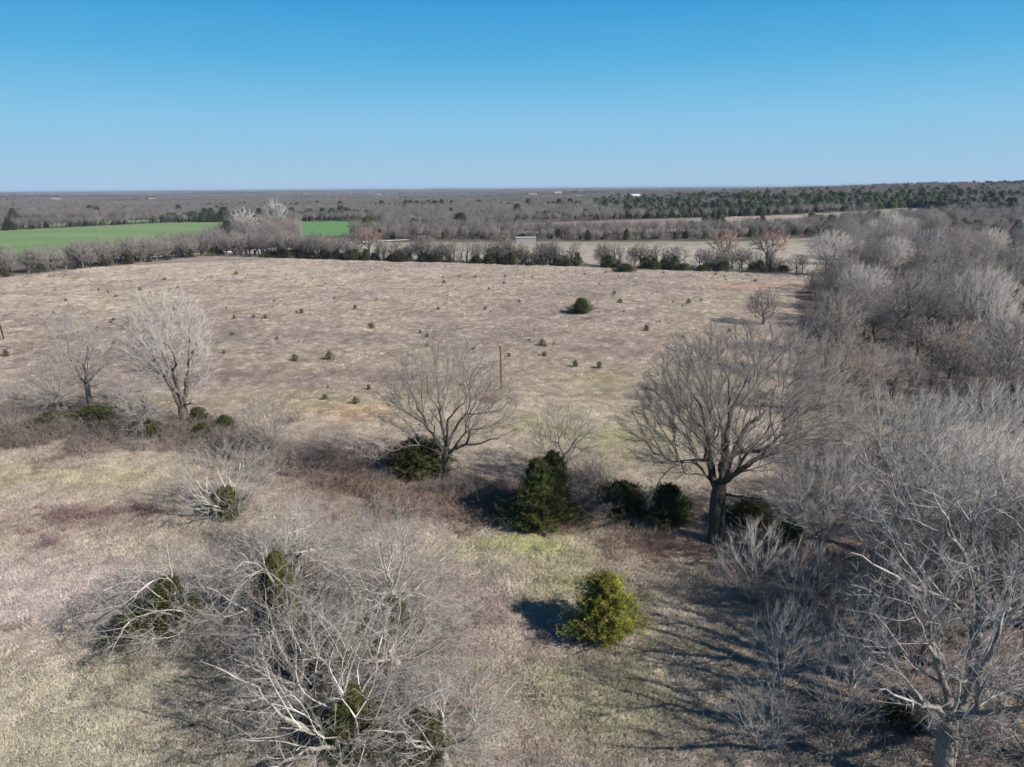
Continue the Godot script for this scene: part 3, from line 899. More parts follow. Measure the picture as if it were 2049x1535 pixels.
	kinds.append(crown_tree("bare_tree", silver.merged({"limb_r": 0.3, "r0": 0.55, "tip": 0.013, "spray": 3, "spread": 0.6, "from": 6, "turn": 0.7, "trunk": stem(6.5, 0.04),
		"limbs": [[Vector3(0, 4.6, 0), Vector3(-2.4, 7, 1.4), Vector3(-4.4, 9.4, 2.4), Vector3(-7, 11, 3.2)], [Vector3(0, 5.6, 0), Vector3(-0.6, 9, -1.4), Vector3(-2.6, 12, -2.6), Vector3(-3, 15, -3)], [Vector3(0, 6, 0), Vector3(1.2, 9.6, 1.0), Vector3(0.6, 13, 2), Vector3(-0.6, 16, 2.2)], [Vector3(0, 5, 0), Vector3(2.6, 7.6, -1.6), Vector3(4.6, 10.6, -3), Vector3(5, 13, -4)], [Vector3(0, 5.4, 0), Vector3(0.4, 8, 3.6), Vector3(-0.8, 10, 6.4)]],
		"crown": [[Vector3(-0.6, 12.4, 0), Vector3(6.8, 5, 6.8), 130]]}), true))
	var near := [
		[0, 24.1, -50.6, 0.5, 0.8, 0.85, "grey vase shaped tree at the wood's edge just right of the big limbed tree"],
		[0, 31.2, -53.0, 2.1, 1.15, 1.14, "broad whitish vase tree, the largest pale crown in the right hand wood"],
		[0, 40.5, -56.0, 4.0, 1.1, 1.1, "pale vase tree behind the broad whitish one, against the right edge"],
		[6, 30.0, -45.8, 0.0, 1.0, 1.0, "gnarled pale tree beside the split orange log, with a heavy low limb reaching left"],
		[7, 26.6, -34.6, 0.0, 1.25, 1.15, "tall grey trunked tree nearest the lower right corner"],
		[2, 36.0, -43.0, 3.2, 1.0, 1.1, "crooked heavy tree at the right edge above the corner tree"],
		[5, 18.6, -34.0, 4.6, 1.0, 1.0, "slender sapling clump at the bottom edge below the fallen limbs, right one"],
		[5, 13.6, -32.6, 2.2, 0.9, 0.75, "slender sapling clump at the bottom edge in front of the forked shadow, left one"],
		[5, 23.6, -31.6, 1.2, 1.2, 1.15, "slender sapling clump at the bottom edge left of the corner tree"],
		[1, 31.2, -40.2, 1.4, 1.0, 1.05, "round grey tree filling the right edge just behind the corner tree"],
		[0, 34.0, -47.6, 5.2, 0.95, 1.05, "silvery vase tree at the right edge between gnarled tree and corner tree"],
		[2, 26.0, -27.4, 2.6, 0.95, 0.95, "wide crooked tree at the bottom edge whose twigs rise below the corner tree"],
		[3, 25.6, -38.6, 0.9, 0.75, 0.75, "brushy many-stemmed tree left of the corner tree on the leaf litter"],
		[7, 21.4, -28.8, 0.4, 0.95, 0.95, "pale limbed grey tree rising from below the bottom edge, left of the corner tree"],
				[4, 31.0, -36.2, 3.0, 1.15, 1.05, "dark narrow tree right of the corner tree at the picture edge"],
		[1, 25.8, -42.0, 5.3, 0.62, 0.62, "small grey tree between gnarled tree and corner tree"],
		[5, 16.6, -37.6, 0.6, 0.9, 1.0, "thin pale sapling clump between forked shadow and fallen limb"],
		[5, 20.8, -37.2, 2.9, 1.1, 1.1, "thin pale sapling clump just right of the fallen limb"],
		[5, 17.6, -46.6, 3.4, 1.25, 1.1, "fine twigged whitish sapling clump left of the heavy low limb"],
		[5, 20.4, -43.2, 5.1, 1.0, 1.15, "fine whitish sapling clump under the end of the heavy low limb"],
		[8, 31.0, -29.0, 0.0, 1.15, 1.25, "tall tree outside the lower right corner, its shadow forking over the grass"],
		[2, 42.5, -48.0, 5.5, 1.0, 1.1, "tangled tree at the right edge beside the pale vase trees"],
		[4, 46.0, -67.0, 2.4, 1.2, 1.1, "tall dark tree at the right edge above the pale vase trees"],
		[3, 44.5, -92.0, 0.7, 1.35, 1.3, "wide reddish budded tree inside the wood, behind the broad whitish one"],
		[1, 50.0, -109.0, 3.1, 0.95, 1.05, "open grey tree at the wood's left edge behind the big limbed tree"],
		[2, 54.5, -98.0, 1.4, 0.8, 0.85, "low crooked tree by the grassy gap inside the wood"],
		[4, 60.0, -125.0, 5.0, 1.2, 1.0, "dark forked tree on the wood's edge below the lone round tree"]]
	var taken := []
	for s in near:
		tag(place(wood_kinds[s[0]], on(s[1], s[2]), s[3], Vector3(s[4], s[5], s[4])), s[6], "tree")
		taken.append(Vector2(s[1], s[2]))
	var grown := []
	var tries := 0
	var made := 0
	while made < 112 and tries < 20000:
		tries += 1
		var x := rng.randf_range(20, 245)
		var z := -rng.randf_range(52, 450)
		if not inside(x, z, wood) or x > -z * 0.78 + 10: continue
		var p := Vector2(x, z)
		if p.distance_to(Vector2(47, -90)) < 7.0 or p.distance_to(Vector2(58, -150)) < 9.0: continue
		var gap := 8.2
		var free := true
		for q in taken:
			if p.distance_squared_to(q) < gap * gap:
				free = false
				break
		if not free: continue
		taken.append(p)
		made += 1
		var sz := rng.randf_range(0.8, 1.25)
		var tall := sz * rng.randf_range(0.85, 1.1) * (1.0 if z > -330.0 else 1.1)
		var form: int = [0, 1, 1, 2, 3, 4, 4, 1][rng.randi() % 8]
		grown.append([p.length(), place(wood_kinds[form], on(x, z), rng.randf() * TAU, Vector3(sz, tall, sz)), form])
	grown.sort_custom(func(a, b): return a[0] < b[0])
	for k in grown.size():
		var look: String = ["silvery vase shaped tree", "round crowned grey tree", "low wide crooked tree", "brushy reddish tipped tree", "tall dark narrow tree"][grown[k][2]]
		tag(grown[k][1], "%s inside the creek wood at right, %s going away from the viewer" % [look, ordinal(k)], "tree", "bare trees inside the creek wood")

# ------------------------------------------------------------------ hedgerows and copses farther off
func along(line: Array, t: float) -> Vector2:
	var total := 0.0
	for k in line.size() - 1: total += line[k].distance_to(line[k + 1])
	var want := t * total
	for k in line.size() - 1:
		var l: float = line[k].distance_to(line[k + 1])
		if want <= l or k == line.size() - 2: return line[k].lerp(line[k + 1], want / l)
		want -= l
	return line[0]

func ordinal(k: int) -> String:
	var words := ["first", "second", "third", "fourth", "fifth", "sixth", "seventh", "eighth", "ninth", "tenth", "eleventh", "twelfth"]
	if k < 12: return words[k]
	var n := k + 1
	return "%d%s" % [n, "th" if n % 100 in [11, 12, 13] else ["th", "st", "nd", "rd", "th", "th", "th", "th", "th", "th"][n % 10]]

var hedge_kinds := []
var cedar_far := []

func build_hedgerows():
	for k in 6:
		var tw: Color = [Color(0.17, 0.157, 0.148), Color(0.15, 0.138, 0.13), Color(0.185, 0.17, 0.161), Color(0.155, 0.143, 0.135), Color(0.19, 0.145, 0.13), Color(0.34, 0.325, 0.315)][k]
		hedge_kinds.append(crown_tree("bare_tree", {"r0": 0.26, "tip": 0.032, "spray": [8, 5, 8, 7, 9, 9][k], "slen": 1.0, "step": 1.0, "sides": 1, "from": [2, 4, 1, 3, 3, 2][k], "turn": 1.1, "trunk": stem([2.6, 4.6, 1.4, 3.0, 3.2, 2.6][k], 0.12),
			"crown": [[Vector3(0, [6.0, 6.6, 5.0, 5.8, 6.4, 6.8][k], 0), [Vector3(3.6, 3.4, 3.6), Vector3(1.9, 2.9, 1.9), Vector3(3.8, 3.6, 3.8), Vector3(4.4, 2.9, 4.4), Vector3(3.8, 2.7, 3.8), Vector3(4, 4, 4)][k], [170, 80, 170, 150, 180, 180][k]]],
			"bark": Color(0.12, 0.11, 0.103) if k < 5 else Color(0.25, 0.24, 0.23), "twig": tw, "tipc": tw * 1.12 if k != 4 else Color(0.26, 0.165, 0.14)}))
	for k in 4:
		cedar_far.append(cedar("cedar", [6.0, 5.0, 3.8, 6.6][k], [2.2, 2.5, 2.9, 2.2][k], 120, 8, 0.6, 0.08, [0.6, 0.42, 0.36, 0.75][k], Color(0.03, 0.034, 0.017)))
	# left hedgerow: the thick line of grey trees in front of the green wheat
	var left := [Vector2(-232, -205), Vector2(-196, -240), Vector2(-172, -278), Vector2(-152, -318), Vector2(-146, -334)]
	var all := []
	for k in 34: all.append([along(left, (k + rng.randf() * 0.8) / 34.0) + Vector2(rng.randf_range(-8, 4), rng.randf_range(-8, 4)), rng.randf_range(0.8, 1.25)])
	row(all, "grey bare tree in the thick hedgerow before the wheat, %s from the left", "trees of the left hedgerow", [0, 2, 3, 0, 2])
	# far hedgerow across the field's end, sparse and slender on the right, with cedars at its foot
	var far := [Vector2(-144, -337), Vector2(-100, -322), Vector2(-50, -304), Vector2(0, -288), Vector2(50, -270), Vector2(103, -250)]
	all = []
	for k in 24: all.append([along(far, 0.02 + 0.27 * (k + rng.randf()) / 24.0) + Vector2(0, rng.randf_range(-8, 2)), rng.randf_range(0.95, 1.35)])
	row(all, "spreading bare tree in the dense part of the far hedgerow, %s from the left", "dense trees of the far hedgerow", [0, 2, 3])
	all = []
	for k in 54: all.append([along(far, 0.31 + 0.68 * rng.randf()) + Vector2(0, rng.randf_range(-4, 2)), rng.randf_range(0.55, 1.25)])
	row(all, "slender bare tree in the thin part of the far hedgerow, %s from the left", "slender trees of the far hedgerow", [1, 1, 1, 0, 1])
	tag(place(hedge_kinds[4], on(-64, -322), 0.3, Vector3(1.75, 1.4, 1.75)), "wide reddish topped tree standing in the far hedgerow beside the gravel road", "tree")
	tag(place(hedge_kinds[4], on(79, -268), 1.3, Vector3(1.7, 1.6, 1.7)), "broad reddish tree in the far hedgerow near the wood, left of two", "tree")
	tag(place(hedge_kinds[4], on(94, -262), 2.9, Vector3(1.9, 1.6, 1.9)), "broad reddish tree in the far hedgerow near the wood, right of two", "tree")
	tag(place(hedge_kinds[3], on(-116, -336), 2.9, Vector3(1.5, 1.3, 1.5)), "dark forked spreading tree in the far hedgerow by the road's near end", "tree")
	all = []
	for k in 84:
		var t := clampf(snappedf(rng.randf(), 0.035) + rng.randfn() * 0.018, 0.0, 1.0)
		all.append([along(far, 0.02 + t * 0.96) + Vector2(0, rng.randf_range(-1, 3)), rng.randf_range(0.4, 0.85), 1.5])
	row_of_cedars(all, "dark cedar at the foot of the far hedgerow, %s from its left end", "cedars of the far hedgerow")
	all = []
	for k in 22: all.append([along(left, (k + rng.randf()) / 14.0) + Vector2(2, 2), rng.randf_range(0.4, 0.7), 1.4])
	row_of_cedars(all, "low dark cedar at the foot of the left hedgerow, %s from the left", "cedars of the left hedgerow")
	# the tall copse between the two green fields
	all = []
	for k in 18:
		var zz := rng.randf_range(-510, -400)
		all.append([Vector2(zz * rng.randf_range(0.295, 0.385), zz), rng.randf_range(1.0, 1.55)])
	row(all, "bare tree in the copse between the green fields, %s from the left", "trees of the tall copse", [0, 2, 3, 0])
	tag(place(hedge_kinds[5], on(-158, -430), 0.3, Vector3(2.0, 1.75, 2.0)), "pale whitish tree at the left end of the tall copse", "tree")
	tag(place(hedge_kinds[5], on(-168, -520), 1.3, Vector3(2.0, 2.1, 2.0)), "tallest pale tree at the top of the tall copse", "tree")
	tag(place(hedge_kinds[4], on(-139, -440), 2.3, Vector3(1.6, 1.3, 1.6)), "pinkish tree at the right side of the tall copse", "tree")
	tag(place(hedge_kinds[5], on(-192, -258), 0.3, Vector3(1.35, 1.6, 1.35)), "whitish tree at the left picture edge in front of the wheat", "tree")
	# second row, beyond the pasture strip
	var second := [Vector2(-90, -428), Vector2(-30, -424), Vector2(40, -412), Vector2(120, -412), Vector2(200, -455)]
	all = []
	for k in 16: all.append([along(second, (k + rng.randf()) / 24.0) + Vector2(0, rng.randf_range(-10, 4)), rng.randf_range(0.55, 0.85)])
	row(all, "bare tree in the row beyond the pasture strip, %s from the left", "bare trees beyond the pasture strip", [0, 1, 2, 3])
	tag(place(hedge_kinds[4], on(62, -418), 2.3, Vector3(1.3, 0.8, 1.3)), "low reddish tree among cedars beyond the pasture strip", "tree")
	all = []
	for k in 34: all.append([along(second, (k + rng.randf()) / 34.0) + Vector2(0, rng.randf_range(-14, -2)), rng.randf_range(0.6, 1.0)])
	row_of_cedars(all, "dark pointed cedar in the row beyond the pasture strip, %s from the left", "cedars beyond the pasture strip")
	fill_hedges(left, far, second)
	# the cedar wood's front on the rising ground at the right
	var front := [Vector2(105, -655), Vector2(160, -668), Vector2(200, -690), Vector2(270, -710), Vector2(330, -775), Vector2(420, -800)]
	all = []
	for k in 46: all.append([along(front, (k + rng.randf()) / 46.0) + Vector2(0, rng.randf_range(-24, 2)), rng.randf_range(1.1, 1.9)])
	row_of_cedars(all, "dark green cedar at the edge of the pale clearing, %s from its left end", "cedars along the clearing")
	var rim := [Vector2(248, -408), Vector2(270, -418), Vector2(300, -415), Vector2(345, -415)]
	all = []
	for k in 16: all.append([along(rim, (k + rng.randf()) / 16.0) + Vector2(0, rng.randf_range(-10, 2)), rng.randf_range(1.3, 1.9)])
	row_of_cedars(all, "tall dark cedar behind the small field at right, %s from the left", "cedars behind the right field")
	all = []
	for p in [Vector2(150, -560), Vector2(158, -566), Vector2(164, -560), Vector2(190, -560), Vector2(196, -566), Vector2(205, -556), Vector2(215, -500), Vector2(222, -506), Vector2(180, -480), Vector2(250, -600)]: all.append([p, rng.randf_range(0.9, 1.5)])
	row_of_cedars(all, "cedar standing on the pale clearing, %s from the left", "cedars on the clearing")

func fill_hedges(left: Array, far: Array, second: Array):
	var meshes := []
	for k in 5:
		var g := Geo.new()
		for q in whole[hedge_kinds[k]]: g.add(q, Transform3D.IDENTITY, 1.0)
		meshes.append(g.mesh())
	var l := scatters(5)
	var spots := []
	for k in 130: spots.append([along(left, rng.randf()) + Vector2(rng.randf_range(-14, 3), rng.randf_range(-14, 3)), rng.randf_range(0.75, 1.2)])
	for k in 34: spots.append([along(far, 0.02 + 0.28 * rng.randf()) + Vector2(0, rng.randf_range(-12, 1)), rng.randf_range(0.8, 1.25)])
	for k in 120: spots.append([along(far, 0.3 + 0.7 * rng.randf()) + Vector2(0, rng.randf_range(-4, 1)), rng.randf_range(0.4, 1.0), 0.85])
	for k in 70:
		var zz := rng.randf_range(-520, -390)
		spots.append([Vector2(zz * rng.randf_range(0.295, 0.385), zz), rng.randf_range(0.8, 1.5)])
	for k in 90: spots.append([along(second, rng.randf()) + Vector2(rng.randf_range(-10, 10), rng.randf_range(-18, -2)), rng.randf_range(0.55, 0.85)])
	for k in 800:
		var p := Vector2(rng.randf_range(45, 245), -rng.randf_range(105, 450))
		if inside(p.x, p.y, wood) and p.x < -p.y * 0.78 + 10: spots.append([p, rng.randf_range(0.5, 0.95), 0.7])  # last value darkens the tint: shade beneath the crowns, put into the colour
	for k in 130:
		var p := Vector2(rng.randf_range(28, 85), -rng.randf_range(28, 135))
		if inside(p.x, p.y, wood) and p.x < -p.y * 0.8 + 8 and p.distance_to(Vector2(26, -41)) > 5.5 and p.distance_to(Vector2(47, -92)) > 6.0: spots.append([p, rng.randf_range(0.3, 0.6)])
	for q in spots:
		var p: Vector2 = q[0]
		if absf(p.x - lerpf(-146, -62, clampf((-p.y - 343) / 85.0, 0, 1))) < 7.0 and p.y < -338 and p.y > -430: continue
		var w: Scatter = l[[0, 0, 2, 2, 3, 3, 1][rng.randi() % 7]]
		var s: float = q[1]
		var sw := s * rng.randf_range(0.9, 1.25)
		w.at.append(Transform3D(Basis(Vector3.UP, rng.randf() * TAU).scaled(Vector3(sw, s, sw)), on(p.x, p.y)))
		w.tint.append(Color(1, 1, 1) * rng.randf_range(0.8, 1.15) * (q[2] if q.size() > 2 else 1.0))
	scatter("hedgerow_undergrowth", meshes, l, M.twig, "grey leafless growth filling in behind the hedgerow trees and in the wood", "woodland")

func row(all: Array, label: String, group: String, kinds: Array):
	all.sort_custom(func(a, b): return a[0].x / -a[0].y < b[0].x / -b[0].y)
	for k in all.size():
		var p: Vector2 = all[k][0]
		var s: float = all[k][1]
		var w := s * rng.randf_range(0.85, 1.2)
		tag(place(hedge_kinds[kinds[rng.randi() % kinds.size()]], on(p.x, p.y), rng.randf() * TAU, Vector3(w, s, w)), label % ordinal(k), "tree", group)

func row_of_cedars(all: Array, label: String, group: String):
	all.sort_custom(func(a, b): return a[0].x / -a[0].y < b[0].x / -b[0].y)
	for k in all.size():
		var p: Vector2 = all[k][0]
		var s: float = all[k][1]
		var w: float = s * rng.randf_range(0.85, 1.25) * (all[k][2] if all[k].size() > 2 else 1.0)
		tag(place(cedar_far[rng.randi() % 4], on(p.x, p.y), rng.randf() * TAU, Vector3(w, s, w)), label % ordinal(k), "cedar", group)

# ------------------------------------------------------------------ cedars
func cedar(called: String, tall: float, wide: float, boughs: int, sprays: int, length: float, thick: float, point: float, col: Color, bright := 1.5) -> Node3D:
	var w := Geo.new()
	var g := Geo.new()
	w.tube(PackedVector3Array([Vector3(0, -0.2, 0), Vector3(0, 0.2, 0), Vector3(0, tall * 0.5, 0), Vector3(0, tall * 0.97, 0)]), PackedFloat32Array([tall * 0.03, tall * 0.024, tall * 0.015, 0.01]), 6, Color(0.13, 0.09, 0.07))
	var lobes := Vector3(rng.randf() * TAU, rng.randf() * TAU, rng.randf() * TAU)
	for k in boughs:
		var t := pow((k + rng.randf()) / boughs, 1.2)
		var az := k * 2.39996 + rng.randf_range(-0.5, 0.5)
		var lobe := 1.0 + 0.24 * sin(az * 2.0 + lobes.x + t * 5.0) + 0.18 * sin(az * 5.0 + lobes.y - t * 11.0) + 0.1 * sin(t * 23.0 + lobes.z + az)
		var out := wide * pow(1.0 - t, point) * rng.randf_range(0.5, 1.25) * lobe
		if t < 0.12: out *= 0.72 + t * 2.3
		out = maxf(out, 0.1)
		var rise := out * rng.randf_range(0.35, 0.8)
		var e := Vector3(cos(az) * out, tall * (0.04 + 0.88 * t) + rise * 0.3, sin(az) * out)
		var root := Vector3(0, maxf(0.1, e.y - rise), 0)
		w.spike(root, e, 0.012 + out * 0.008, Color(0.12, 0.09, 0.07), Color(0.1, 0.09, 0.05))
		var dir := (e - root).normalized()
		var tone := rng.randf_range(0.65, 1.35)
		for q in sprays:
			var f := float(q) / sprays
			var p := root.lerp(e, 1.04 - 0.6 * f * rng.randf_range(0.8, 1.1))
			p += rv() * length * (0.4 + 0.6 * f)
			var young := (col if k % 9 else col.lerp(Color(0.11, 0.075, 0.04), 0.7)) * tone * (bright if q < 2 else 1.0)
			for s in 4:
				var d := (dir * 0.8 + Vector3.UP * 0.45 + rv() * (0.75 + 0.5 * f)).normalized()
				var l := length * rng.randf_range(0.5, 1.0)
				g.spike(p, p + d * l, thick * rng.randf_range(0.8, 1.2), young * rng.randf_range(0.8, 1.1), young * rng.randf_range(1.0, 1.35))
	for s in 12:
		var p := Vector3(0, tall * rng.randf_range(0.85, 0.99), 0)
		g.spike(p, p + (Vector3.UP + rv() * 0.4).normalized() * length * 0.9, thick, col, col * bright)
	var o := Node3D.new()
	o.set_meta("called", called)
	part("trunk", w.mesh(), M.twig, o)
	tag(part("foliage", g.mesh(), M.leaf, o), "", "", "", "stuff")
	return o

func build_near_cedars():
	var gold := cedar("cedar", 4.9, 2.5, 520, 18, 0.3, 0.02, 0.38, Color(0.122, 0.127, 0.027), 1.8)
	tag(place(gold, on(6.3, -42.4), 0.6, Vector3.ONE), "rounded yellow green cedar standing alone in the grass before the forked shadow", "cedar")
	var dark := cedar("cedar", 7.0, 2.6, 560, 15, 0.33, 0.024, 0.48, Color(0.034, 0.044, 0.014), 1.6)
	var low := cedar("cedar", 4.0, 2.6, 440, 15, 0.32, 0.025, 0.4, Color(0.034, 0.04, 0.015), 1.5)
	var olive := cedar("cedar", 6.6, 1.9, 420, 15, 0.32, 0.022, 0.58, Color(0.05, 0.055, 0.018), 1.6)
	var spots := [
		[dark, 2.3, -58.6, 0.0, 1.05, 1.0, "tall dark green cedar left of the big limbed tree"],
		[dark, 3.6, -61.6, 2.0, 0.85, 0.95, "dark cedar leaning into the back of the tall dark green cedar"],
		[low, -10.2, -71.6, 0.0, 1.35, 1.05, "broad dark cedar beside the crooked tree's trunk"],
		[low, 14.2, -59.4, 1.0, 0.85, 1.0, "dark cedar at the left foot of the big limbed tree"],
		[low, 10.4, -62.0, 2.0, 0.9, 0.8, "olive shrubby cedar between the tall dark cedar and the big limbed tree"],
		[low, 21.6, -58.6, 2.6, 0.95, 0.7, "olive low cedar at the right foot of the big limbed tree"],
		[low, 24.0, -55.6, 4.2, 0.6, 0.55, "small olive cedar under the vase tree at the wood's edge"],
		[olive, -24.2, -44.0, 0.0, 1.1, 0.62, "leaning olive cedar under the low dome of drooping branches"],
		[low, -26.4, -42.4, 1.4, 0.62, 0.55, "low cedar skirt left below the leaning olive cedar"],
		[olive, -16.2, -43.2, 2.0, 0.85, 0.98, "spired cedar in the middle of the pale tangle"],
		[low, -16.0, -40.8, 0.7, 0.7, 0.6, "low cedar in front of the spired cedar"],
		[olive, -8.0, -42.2, 1.0, 0.9, 0.5, "dark cedar under the upright pale forked tree"],
		[low, -12.0, -38.4, 0.3, 0.7, 0.7, "olive cedar half hidden between spired cedar and bottom edge"],
		[olive, -8.9, -32.4, 3.0, 0.95, 0.62, "bright olive cedar inside the tree at the bottom edge"],
		[low, -5.0, -31.8, 2.0, 0.6, 0.7, "small cedar inside the low tree at the bottom edge"],
		[olive, -27.0, -61.4, 2.4, 0.9, 0.5, "dark cedar under the small whitish forked tree"],
		[low, -54.6, -88.4, 2.4, 1.25, 0.7, "dark cedar mass below the slim grey tree"],
		[low, -59.6, -87.4, 0.4, 1.05, 0.6, "dark low cedar left of the one below the slim grey tree"],
		[low, -45.0, -83.4, 1.2, 0.5, 0.62, "small bright cedar at the foot of the small leaning tree"],
		[low, -41.4, -88.8, 1.2, 0.62, 0.62, "cedar bush against the tall pale tree's trunk"],
		[low, -38.2, -82.8, 2.2, 0.55, 0.6, "yellow olive cedar bush in front of the tall pale tree"],
		[low, -36.6, -85.6, 3.2, 0.5, 0.62, "yellow olive cedar bush right of the tall pale tree"],
		[low, 22.2, -34.0, 2.0, 0.42, 0.5, "small olive cedar in the leaf litter near the lower right"],
		[low, 17.0, -172.0, 0.4, 1.05, 0.95, "round dark cedar alone in the middle of the open field"],
		[low, 41.5, -259.0, 0.4, 1.5, 0.75, "dark low cedar standing out in front of the far hedgerow"],
		[low, 52.5, -106.0, 2.9, 1.1, 0.8, "dark cedar inside the wood's left edge"]]
	for s in spots:
		tag(place(s[0], on(s[1], s[2]), s[3], Vector3(s[4], s[5], s[4])), s[6], "cedar")

# ------------------------------------------------------------------ brush, briars, weeds
func brush_mesh(stems: int, tall: float, spread: float, twigs: int, thin: float, bend: float) -> ArrayMesh:
	var g := Geo.new()
	for k in stems:
		var p := rv() * spread * 0.5
		p.y = -0.05
		var d := (Vector3(0, 1, 0) + rv() * 0.55).normalized()
		var l := tall * rng.randf_range(0.5, 1.1)
		var mid := p + d * l * 0.55
		var e := mid + (d + rv() * bend - Vector3(0, bend * 0.6, 0)).normalized() * l * 0.5
		var s := rng.randf_range(0.75, 1.25)
		var c := Color(1, 1, 1) * s
		g.spike(p, mid + (mid - p) * 0.2, thin * 1.3, c, c)
		g.spike(mid, e, thin, c, c * 1.1)
		for q in twigs:
			var t := rng.randf_range(0.3, 1.0)
			var a := p.lerp(mid, t) if q % 2 else mid.lerp(e, t)
			g.spike(a, a + (d + rv() * 0.9).normalized() * l * rng.randf_range(0.15, 0.4), thin * 0.75, c * rng.randf_range(0.8, 1.2), c * 1.15)
	return g.mesh()

func band(l: Array, n: int, cx: float, cz: float, rx: float, rz: float, col: Color, lo: float, hi: float):
	for k in n:
		var x := cx + rng.randfn() * rx * 0.6
		var z := cz + rng.randfn() * rz * 0.6
		if n > 1 and n_mid.get_noise_2d(x * 5.0, z * 5.0 + 300) < -0.03: continue
		var s := rng.randf_range(lo, hi)
		var w: Scatter = l[rng.randi() % l.size()]
		w.at.append(Transform3D(Basis(Vector3.UP, rng.randf() * TAU).scaled(Vector3(s, s * rng.randf_range(0.7, 1.1), s)), on(x, z)))
		w.tint.append(col * rng.randf_range(0.7, 1.3))

func build_brush():
	var briar := []
	for k in 3: briar.append(brush_mesh(20, 1.6, 1.3, 5, 0.018, 0.9))
	var l := scatters(3)
	band(l, 351, -5, -63.5, 10, 3.8, Color(0.2, 0.145, 0.125), 0.5, 1.1)
	band(l, 243, -15, -68.5, 8, 4, Color(0.2, 0.14, 0.12), 0.6, 1.2)
	band(l, 256, -22, -74, 9, 3.6, Color(0.2, 0.155, 0.14), 0.6, 1.2)
	band(l, 229, -33, -80, 7, 3.4, Color(0.21, 0.17, 0.15), 0.6, 1.3)
	band(l, 567, -52, -85.5, 17, 4.5, Color(0.155, 0.13, 0.115), 0.8, 1.7)
	band(l, 270, -56, -79, 16, 4, Color(0.25, 0.19, 0.175), 0.5, 1.0)
	band(l, 189, -68, -92, 10, 6, Color(0.24, 0.17, 0.15), 0.6, 1.3)
	band(l, 67, -43, -61, 5, 2.6, Color(0.22, 0.155, 0.15), 0.4, 0.8)
	band(l, 54, -35, -62.5, 4, 2, Color(0.19, 0.14, 0.125), 0.5, 0.9)
	band(l, 270, 9, -59.5, 8, 3.6, Color(0.2, 0.155, 0.12), 0.6, 1.2)
	band(l, 108, 13, -55, 6, 2.4, Color(0.23, 0.165, 0.14), 0.4, 0.8)
	band(l, 229, -14, -41, 10, 4, Color(0.24, 0.21, 0.18), 0.6, 1.2)
	band(l, 94, -9, -33, 6, 3, Color(0.25, 0.22, 0.19), 0.5, 1.0)
	band(l, 229, 28, -50, 10, 10, Color(0.27, 0.235, 0.21), 0.5, 1.1)
	band(l, 148, 20, -33, 7, 4, Color(0.28, 0.25, 0.225), 0.5, 1.0)
	band(l, 148, 42, -62, 10, 10, Color(0.2, 0.175, 0.155), 0.6, 1.4)
	for k in 2200:
		var x := rng.randf_range(30, 230)
		var z := -rng.randf_range(60, 440)
		if not inside(x, z, wood): continue
		band(l, 1, x, z, 1, 1, Color(0.18, 0.155, 0.14), 0.9, 1.9)
	band(l, 60, -168, -262, 14, 22, Color(0.23, 0.2, 0.18), 1.0, 1.7)
	band(l, 60, -190, -232, 12, 12, Color(0.23, 0.2, 0.18), 1.0, 1.7)
	for k in 320:
		var t := rng.randf()
		band(l, 1, lerpf(-144, 103, t), lerpf(-335, -249, t) + sin(t * PI) * -6.0 + 2.0, 3, 2, Color(0.17, 0.15, 0.13), 0.8, 1.7)
	scatter("briar_thicket", briar, l, M.twig, "reddish brown leafless briars and brush tangled along the hedge line", "brush")
	# grey weed stalks standing thinly in the grass
	var weed := []
	for k in 3: weed.append(brush_mesh(9, 1.1, 1.2, 3, 0.009, 0.3))
	l = scatters(3)
	for k in 2600:
		var r := sqrt(rng.randf_range(26.0 * 26.0, 120.0 * 120.0))
		var a := deg_to_rad(rng.randf_range(-38, 20))
		var x := sin(a) * r
		var z := -cos(a) * r
		if n_mid.get_noise_2d(x * 1.6, z * 1.6 + 200) < 0.02: continue
		band(l, 1, x, z, 0.5, 0.5, Color(0.3, 0.255, 0.23), 0.5, 1.3)
	for k in 1600:
		var t := rng.randf()
		band(l, 1, lerpf(-150, 95, t), lerpf(-318, -240, t) + 4.0, 6, 8, Color(0.27, 0.235, 0.215), 0.6, 1.3)
	scatter("weed_stalks", weed, l, M.twig, "thin grey dead weed stalks standing in the dry grass", "weeds")
	# bushes that can be told apart
	var bush := Node3D.new()
	bush.set_meta("called", "bush")
	part("stems", brush_mesh(90, 1.9, 1.7, 8, 0.013, 0.8), tinted("plum twigs", Color(0.2, 0.135, 0.135)), bush)
	tag(place(bush, on(-42.6, -61.6), 0, Vector3(1.5, 0.8, 1.2)), "low plum red bush in pale grass at the left", "bush")
	tag(place(bush, on(-3.2, -98), 2, Vector3(1.6, 1.0, 1.4)), "plum red bush in the open field behind the crooked tree", "bush")
	tag(place(bush, on(-40.5, -56), 4, Vector3(0.8, 0.55, 0.8)), "small brown bush in the grass below the plum red one", "bush")
	var grey := Node3D.new()
	grey.set_meta("called", "bush")
	part("stems", brush_mesh(110, 2.4, 2.0, 9, 0.014, 0.9), tinted("grey twigs", Color(0.23, 0.2, 0.18)), grey)
	tag(place(grey, on(-27.6, -73.5), 0, Vector3(1.6, 1.1, 1.4)), "dark grey bush at the foot of the slight feathery tree", "bush")
	tag(place(grey, on(8.2, -68.5), 1, Vector3(1.8, 1.3, 1.6)), "grey bush right behind the tall dark green cedar", "bush")
	tag(place(grey, on(7.0, -61.0), 2.2, Vector3(1.4, 1.1, 1.3)), "grey bush between tall dark cedar and olive shrubby cedar", "bush")
	tag(place(grey, on(-44.5, -79.5), 3, Vector3(1.2, 0.8, 1.2)), "grey bush in front of the small leaning tree", "bush")
